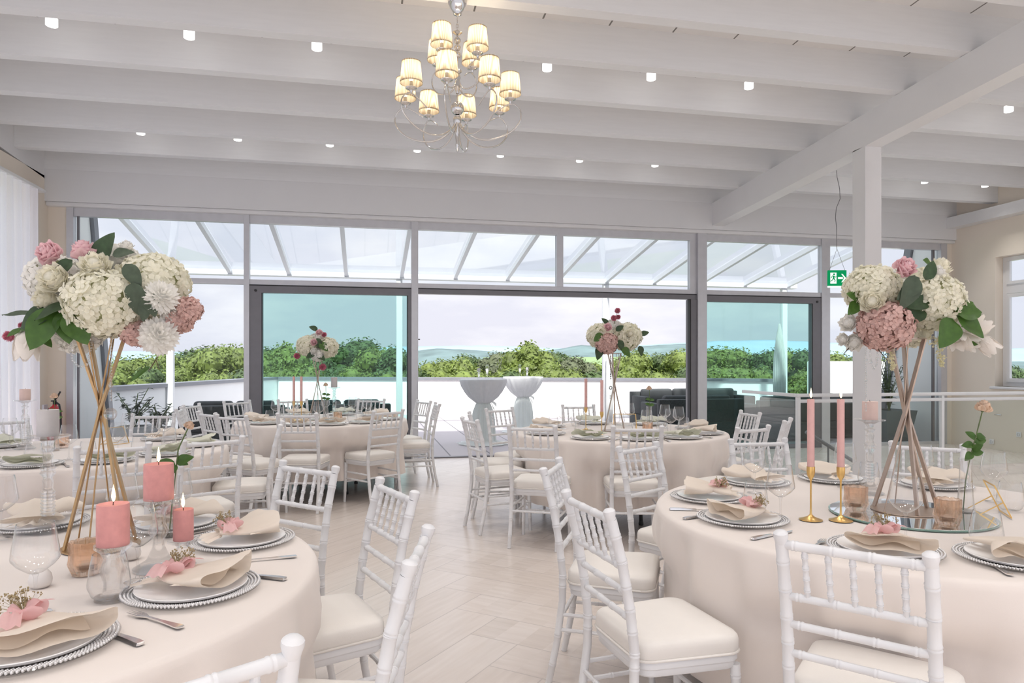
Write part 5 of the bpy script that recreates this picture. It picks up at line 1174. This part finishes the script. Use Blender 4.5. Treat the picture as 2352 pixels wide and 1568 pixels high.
FLUTE = ('champagne_flute', 'glass', MB().lathe([(0, 0), (.033, 0), (.033, .003), (.006, .010), (.004, .07), (.018, .09), (.026, .13), (.027, .20), (.024, .24), (.0232, .24), (.026, .20), (.025, .13), (.0, .09)], 20).mesh('champagne_flute', M['crystal'], 60))
SHORT = glass_holder(.13, .035, .035, 2)
bistro(1.97, 11.68, 'white draped bistro table nearer the doorway on the terrace', ()); bistro(3.09, 13.55, 'white draped bistro table farther out on the terrace', ())
for x, y, a, bb in ((1.97, 11.68, 'nearer', -.085), (3.09, 13.55, 'farther', .07)):
    put(('candle_holder', 'candle holder', SHORT), (x + bb, y - .05, 1.102), 0, 'short crystal candle holder on the %s bistro table' % a, 'glass candle holders')
    put(candle(.026, .05, 'grey_wax', 0), (x + bb, y - .05, 1.233), 0, 'small pale candle on the %s bistro table' % a, 'pillar candles')
    put(FLUTE, (x + (.07 if bb < 0 else -.06), y + .03, 1.102), 0, 'tall clear glass on the %s bistro table' % a, 'tall terrace glasses')
# outdoor sofas
def sofa(x, y, w, d, rz, nc, label, back=.75):
    t = empty('outdoor_sofa', (x, y, 0), rz)
    obj('base', MB().rbox(-w / 2, w / 2, -d / 2, d / 2, .04, .34, .015).mesh('base', M['rattan'], 30), t)
    obj('backrest', MB().rbox(-w / 2, w / 2, d / 2 - .14, d / 2, .34, back, .02).mesh('backrest', M['rattan'], 30), t)
    for s in (-1, 1): obj('armrest', MB().rbox(s * w / 2 - (.14 if s > 0 else 0), s * w / 2 + (.14 if s < 0 else 0), -d / 2, d / 2 - .14, .34, back - .08, .02).mesh('armrest', M['rattan'], 30), t)
    cw = (w - .30) / nc
    for k in range(nc):
        x0 = -w / 2 + .15 + k * cw
        obj('seat_cushion', MB().rbox(x0 + .01, x0 + cw - .01, -d / 2 + .02, d / 2 - .16, .345, .47, .04, 3).mesh('seat_cushion', M['seatg'], 60), t)
        obj('back_cushion', MB().rbox(x0 + .02, x0 + cw - .02, d / 2 - .32, d / 2 - .15, .46, back + .06, .05, 3).mesh('back_cushion', M['seatg'], 60), t)
    tag(t, label, 'outdoor sofa', 'dark outdoor sofas')
sofa(5.75, 11.6, 1.6, .85, R(180), 2, 'dark rattan sofa partly in the open doorway on the right', .74)
sofa(7.45, 11.35, 1.5, .85, R(180), 2, 'dark sofa with its back to the tinted door, right of the doorway sofa', .72)
sofa(6.6, 13.3, 2.4, .85, R(0), 3, 'long dark sofa farther out behind the right sliding door', .78)
sofa(8.75, 12.0, 1.6, .85, R(-90), 2, 'dark sofa near the right wing wall outside', .72)
sofa(-1.95, 11.5, 1.5, .85, R(180), 2, 'dark sofa seen through the left fixed pane', .73)
sofa(-.35, 11.5, 1.5, .85, R(180), 2, 'dark sofa behind the left sliding door', .73)
# planters
def planter(x, y, s, h, potm, label, seed, ht, dens, sp):
    rr = random.Random(seed); t = empty('potted_plant', (x, y, 0))
    b = MB(); w0, w1 = s * .36, s * .5
    for wi, wo, z0, z1 in ((0, 0, 0, h),):
        v = [(sx * w, sy * w, z) for w, z in ((w0, 0), (w1, h), (w1 - .03, h), (w0 - .02, .04)) for sx, sy in ((-1, -1), (1, -1), (1, 1), (-1, 1))]
        f = [(i * 4 + k, i * 4 + (k + 1) % 4, i * 4 + 4 + (k + 1) % 4, i * 4 + 4 + k) for i in range(3) for k in range(4)] + [(3, 2, 1, 0), (12, 13, 14, 15)]
        b.add(v, f)
    obj('pot', b.mesh('pot', M[potm], 0), t)
    obj('soil', MB().box(-w1 + .035, w1 - .035, -w1 + .035, w1 - .035, h - .07, h - .04).mesh('soil', M['soil'], 0), t)
    stm = MB(); lv = MB(); base = BL['leaf']
    for k in range(dens):
        a = rr.random() * 6.28; q = rr.uniform(.05, sp); top = (q * cos(a), q * sin(a), h + ht * rr.uniform(.35, 1))
        path = [(0, 0, h - .05), (top[0] * .3, top[1] * .3, h + (top[2] - h) * .5), top]; stm.tube(path, .006, 5)
        for j in range(9):
            p = along(path, .3 + .7 * j / 8); aa = rr.random() * 6.28; d = Vector((cos(aa), sin(aa), rr.uniform(-.4, .7))).normalized(); L = rr.uniform(.08, .13); sd = d.cross(Vector((0, 0, 1))).normalized() * L * .26
            lv.add([p, p + d * L * .4 + sd, p + d * L + Vector((0, 0, -.02)), p + d * L * .4 - sd], [(0, 1, 2, 3)])
    obj('stems', stm.mesh('stems', M['stem'], 60), t); obj('foliage', lv.mesh('foliage', M['leafg'], 0), t)
    tag(t, label, 'potted plant')
planter(9.02, 10.62, .62, .55, 'pot', 'tall plant in a slate square planter outside behind the balustrade', 3, 1.25, 22, .42)
planter(-3.2, 10.75, .42, .48, 'potl', 'bushy plant in a pale planter outside the left fixed pane', 5, .55, 16, .30)
planter(-3.05, 11.4, .36, .40, 'potl', 'low green plant outside left, beside the bushy planter', 9, .35, 26, .28)

# ------------------------------------------------------------------ landscape
GZ = -7.0
struct('ground', MB().grid(lambda u, v: (-900 + 1800 * u, 21 + 1500 * v * v, GZ - 6 * v), 40, 40).mesh('ground', M['grass'], 180), 'green meadow ground below the terrace', 'ground')
def crown_mesh(seed, mat, wd=3.2, ht=3.4, n=3400, lsz=.30):
    rr = random.Random(seed); b = MB(); lumps = []
    for k in range(17):
        z = rr.uniform(-.75, 1); q = math.sqrt(max(.05, 1 - z * z * .85)) * rr.uniform(.35, .78); a = rr.random() * 6.28
        lumps.append(Vector((q * cos(a) * wd, q * sin(a) * wd, z * ht * .72)) )
    lumps.append(Vector((0, 0, ht * .70)))
    rad = [rr.uniform(.85, 1.35) * wd / 3.2 for _ in lumps]
    for c, r in zip(lumps, rad): b.ball(c, r * .80, 8, 6)
    b.ball((0, 0, 0), wd * .62, 10, 8, 0, ht / wd * .9)
    for k in range(n):
        i = rr.randrange(len(lumps)); d = Vector((rr.gauss(0, 1), rr.gauss(0, 1), rr.gauss(.15, 1))).normalized()
        p = lumps[i] + d * rad[i] * rr.uniform(.78, 1.12)
        nn = (d + Vector((rr.uniform(-1, 1), rr.uniform(-1, 1), rr.uniform(-.4, 1))) * .8).normalized(); t = nn.cross(Vector((rr.uniform(-1, 1), rr.uniform(-1, 1), rr.uniform(-1, 1)))).normalized(); w = nn.cross(t); s = lsz * rr.uniform(.6, 1.25)
        b.add([p - t * s * .5, p + w * s * .3, p + t * s * .6, p - w * s * .3], [(0, 1, 2, 3)])
    return b.mesh('crown', M[mat], 0)
CR = {m: [crown_mesh(s + 10 * i, m) for s in (1, 2)] for i, m in enumerate(('crown', 'crown2', 'crown3'))}
TRK = MB().tube([(0, 0, 0), (.1, 0, 3), (0, .1, 6)], [.30, .22, .15], 8).tube([(.08, 0, 3.2), (1.0, .4, 5.2)], [.14, .07], 6).tube([(.05, 0, 3.6), (-.9, -.3, 5.6)], [.13, .06], 6).mesh('trunk', M['bark'], 60)
def tree(ang_px, dist, top_z, wd, mat, label, grp='trees beyond the parapet'):
    a = math.atan((ang_px - 1176) / fpx) + yaw; dd = dist / cos(a - yaw)
    t = empty('tree', (dd * sin(a), dd * cos(a), GZ)); s = wd / 3.2
    hz = (top_z - GZ); cz = hz - 3.45 * s
    c = obj('crown', rnd.choice(CR[mat]), t, (0, 0, cz), rnd.random() * 6.28); c.scale = (s, s, s)
    k = obj('trunk', TRK, t); k.scale = (1, 1, max(.5, cz / 6))
    tag(t, label, 'tree', grp)
def tz(py, dist): return 1.365 + (834 - py) / fpx * dist
LF, LD, LM, LR_ = 'bushy tree seen through the left fixed pane', 'full tree seen through the left tinted door', 'leafy tree above the terrace wall in the open doorway', 'dense tree seen through the right tinted door'
for px, d, py, w, m, lb in [
    (262, 46, 832, 2.2, 'crown2', LF), (318, 44, 822, 2.3, 'crown', LF), (380, 48, 806, 2.6, 'crown', LF), (436, 50, 797, 2.7, 'crown2', LF), (495, 47, 801, 2.6, 'crown', LF), (548, 50, 797, 2.7, 'crown', LF),
    (610, 52, 800, 2.6, 'crown2', LD), (655, 50, 787, 2.9, 'crown', LD), (708, 60, 812, 2.8, 'crown2', LD), (770, 56, 795, 2.7, 'crown2', LD), (815, 62, 780, 3.4, 'crown2', LD), (868, 55, 803, 2.8, 'crown', LD), (912, 52, 795, 2.8, 'crown2', LD),
    (985, 62, 829, 2.9, 'crown', LM), (1045, 66, 826, 3.0, 'crown', LM), (1092, 74, 815, 3.4, 'crown2', LM), (1140, 72, 811, 3.2, 'crown3', LM), (1168, 58, 838, 2.2, 'crown', LM),
    (1292, 66, 808, 2.8, 'crown2', LM), (1325, 58, 822, 2.5, 'crown3', LM), (1368, 60, 830, 2.4, 'crown', LM), (1418, 62, 822, 2.6, 'crown', LM), (1462, 64, 810, 3.0, 'crown', LM), (1512, 66, 814, 2.9, 'crown2', LM), (1560, 62, 808, 3.0, 'crown', LM), (1596, 66, 812, 2.8, 'crown2', LM),
    (1650, 62, 801, 2.9, 'crown', LR_), (1700, 66, 799, 3.1, 'crown', LR_), (1752, 62, 803, 2.9, 'crown2', LR_), (1805, 64, 806, 2.9, 'crown', LR_), (1852, 60, 806, 2.8, 'crown2', LR_), (1905, 60, 812, 2.8, 'crown', LR_), (1950, 62, 820, 2.8, 'crown2', LR_), (2010, 60, 815, 2.8, 'crown', LR_), (2330, 60, 838, 2.8, 'crown2', LR_)]:
    tree(px, d, tz(py, d), w, m, lb)
tree(1215, 58, tz(784, 58), 3.3, 'crown', 'largest light green tree in the middle of the open doorway')
# lower front fill of the belt, tops just over the coping
for k in range(26):
    px = 275 + 68 * k; d = 36 + 4 * (k % 3)
    tree(px + rnd.uniform(-14, 14), d, tz(848 + rnd.uniform(-7, 5), d), 2.0, ('crown', 'crown2', 'crown')[k % 3], 'low round treetop just over the parapet coping', 'low treetops at the parapet')
# far hills
def hill(name, d, prof, mat, label, base=-8):
    b = MB(); v = []; n = 160
    for i in range(n + 1):
        a = R(-38 + 76 * i / n) + yaw; px = 1176 + fpx * math.tan(a - yaw)
        y = prof(px) + 1.6 * noise.noise((px * .03, d, 0)) + .8 * noise.noise((px * .11, d, 3))
        dd = d / cos(a - yaw); z = 1.365 + (834 - y) / fpx * d
        for q, zz in ((.72, base), (.84, base + (z - base) * .55), (.95, base + (z - base) * .93), (1, z), (1.08, base)): v.append((dd * q * sin(a), dd * q * cos(a), zz))
    b.add(v, [(i * 5 + j, i * 5 + 5 + j, i * 5 + 6 + j, i * 5 + 1 + j) for i in range(n) for j in range(4)])
    o = struct(name, b.mesh(name, M[mat], 180), label, 'hills'); return o
def lerp_prof(pts):
    def f(x):
        if x <= pts[0][0]: return pts[0][1]
        for (a, b), (c, d) in zip(pts, pts[1:]):
            if x <= c: return b + (d - b) * (x - a) / (c - a)
        return pts[-1][1]
    return f
hill('hills', 1300, lerp_prof([(0, 815), (300, 806), (600, 812), (900, 796), (1100, 793), (1300, 800), (1480, 792), (1640, 783), (1760, 780), (1900, 786), (2352, 800)]), 'hill2', 'far hills on the horizon, blue haze painted into their colour', -40)
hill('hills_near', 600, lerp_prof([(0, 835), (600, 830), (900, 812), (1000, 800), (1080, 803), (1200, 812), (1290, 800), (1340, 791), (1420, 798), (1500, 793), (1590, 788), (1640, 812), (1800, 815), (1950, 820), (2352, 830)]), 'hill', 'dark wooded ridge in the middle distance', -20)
struct('field', MB().grid(lambda u, v: (100 + 120 * u - 30 * v, 330 + 90 * v, -6.5 + 11.5 * v + .6 * u), 10, 6).mesh('field', M['field'], 180), 'light green field between the trees and the ridge', 'field')
struct('white_shed', MB().rbox(18.8, 22.5, 25, 27, GZ, 1.45, .05).mesh('white_shed', M['render'], 30), 'white roof box behind the parapet at the right', 'building')

# ------------------------------------------------------------------ sky and light
w = bpy.data.worlds.new('sky'); sc.world = w; w.use_nodes = True; t = w.node_tree; t.nodes.clear()
tc = t.nodes.new('ShaderNodeTexCoord'); sp = t.nodes.new('ShaderNodeSeparateXYZ'); t.links.new(tc.outputs['Generated'], sp.inputs[0])
grad = ramp(t, sp.outputs[2], [(0, (.74, .74, .82)), (.06, (.75, .75, .84)), (.25, (.74, .765, .86)), (1, (.74, .79, .90))])
mp = t.nodes.new('ShaderNodeMapping'); mp.inputs['Scale'].default_value = (2.2, 2.2, 7); t.links.new(tc.outputs['Generated'], mp.inputs[0])
n = t.nodes.new('ShaderNodeTexNoise'); n.inputs['Scale'].default_value = 1.9; n.inputs['Detail'].default_value = 7; n.inputs['Roughness'].default_value = .55; t.links.new(mp.outputs[0], n.inputs['Vector'])
cm = ramp(t, n.outputs['Fac'], [(.46, (0, 0, 0)), (.66, (1, 1, 1))])
mx = t.nodes.new('ShaderNodeMix'); mx.data_type = 'RGBA'; t.links.new(cm, mx.inputs[0]); t.links.new(grad, mx.inputs[6]); mx.inputs[7].default_value = (.90, .89, .93, 1)
bg = t.nodes.new('ShaderNodeBackground'); mr_ = t.nodes.new('ShaderNodeMapRange'); mr_.inputs[1].default_value = .3; mr_.inputs[2].default_value = .9; mr_.inputs[3].default_value = 1.0; mr_.inputs[4].default_value = 2.1; t.links.new(sp.outputs[2], mr_.inputs[0]); t.links.new(mr_.outputs[0], bg.inputs[1]); t.links.new(mx.outputs[2], bg.inputs[0])
wo = t.nodes.new('ShaderNodeOutputWorld'); t.links.new(bg.outputs[0], wo.inputs[0])
sun = bpy.data.lights.new('sun', 'SUN'); sun.energy = 6; sun.angle = R(2.5); sun.color = (1, .97, .92)
so = link(bpy.data.objects.new('sun', sun)); so.rotation_euler = (R(41), 0, R(-10))
for (x, y, z) in LAMPS:
    a = bpy.data.lights.new('downlight', 'SPOT'); a.energy = 35; a.spot_size = R(88); a.spot_blend = .7; a.shadow_soft_size = .12; a.color = (1, .965, .93)
    o = link(bpy.data.objects.new('downlight', a)); o.location = (x, y, z - .02)

vs = sc.view_settings; vs.view_transform = 'Standard'; vs.look = 'None'; vs.exposure = 0.20; vs.gamma = 1; vs.use_curve_mapping = False
sc.display_settings.display_device = 'sRGB'
try:
    c = sc.cycles; c.max_bounces = 9; c.adaptive_threshold = .04; c.diffuse_bounces = 4; c.glossy_bounces = 4; c.transmission_bounces = 8; c.transparent_max_bounces = 24
    c.sample_clamp_indirect = 4; c.caustics_reflective = False; c.caustics_refractive = False; c.use_denoising = True; c.use_light_tree = True
except Exception as e: print('cycles settings:', e)
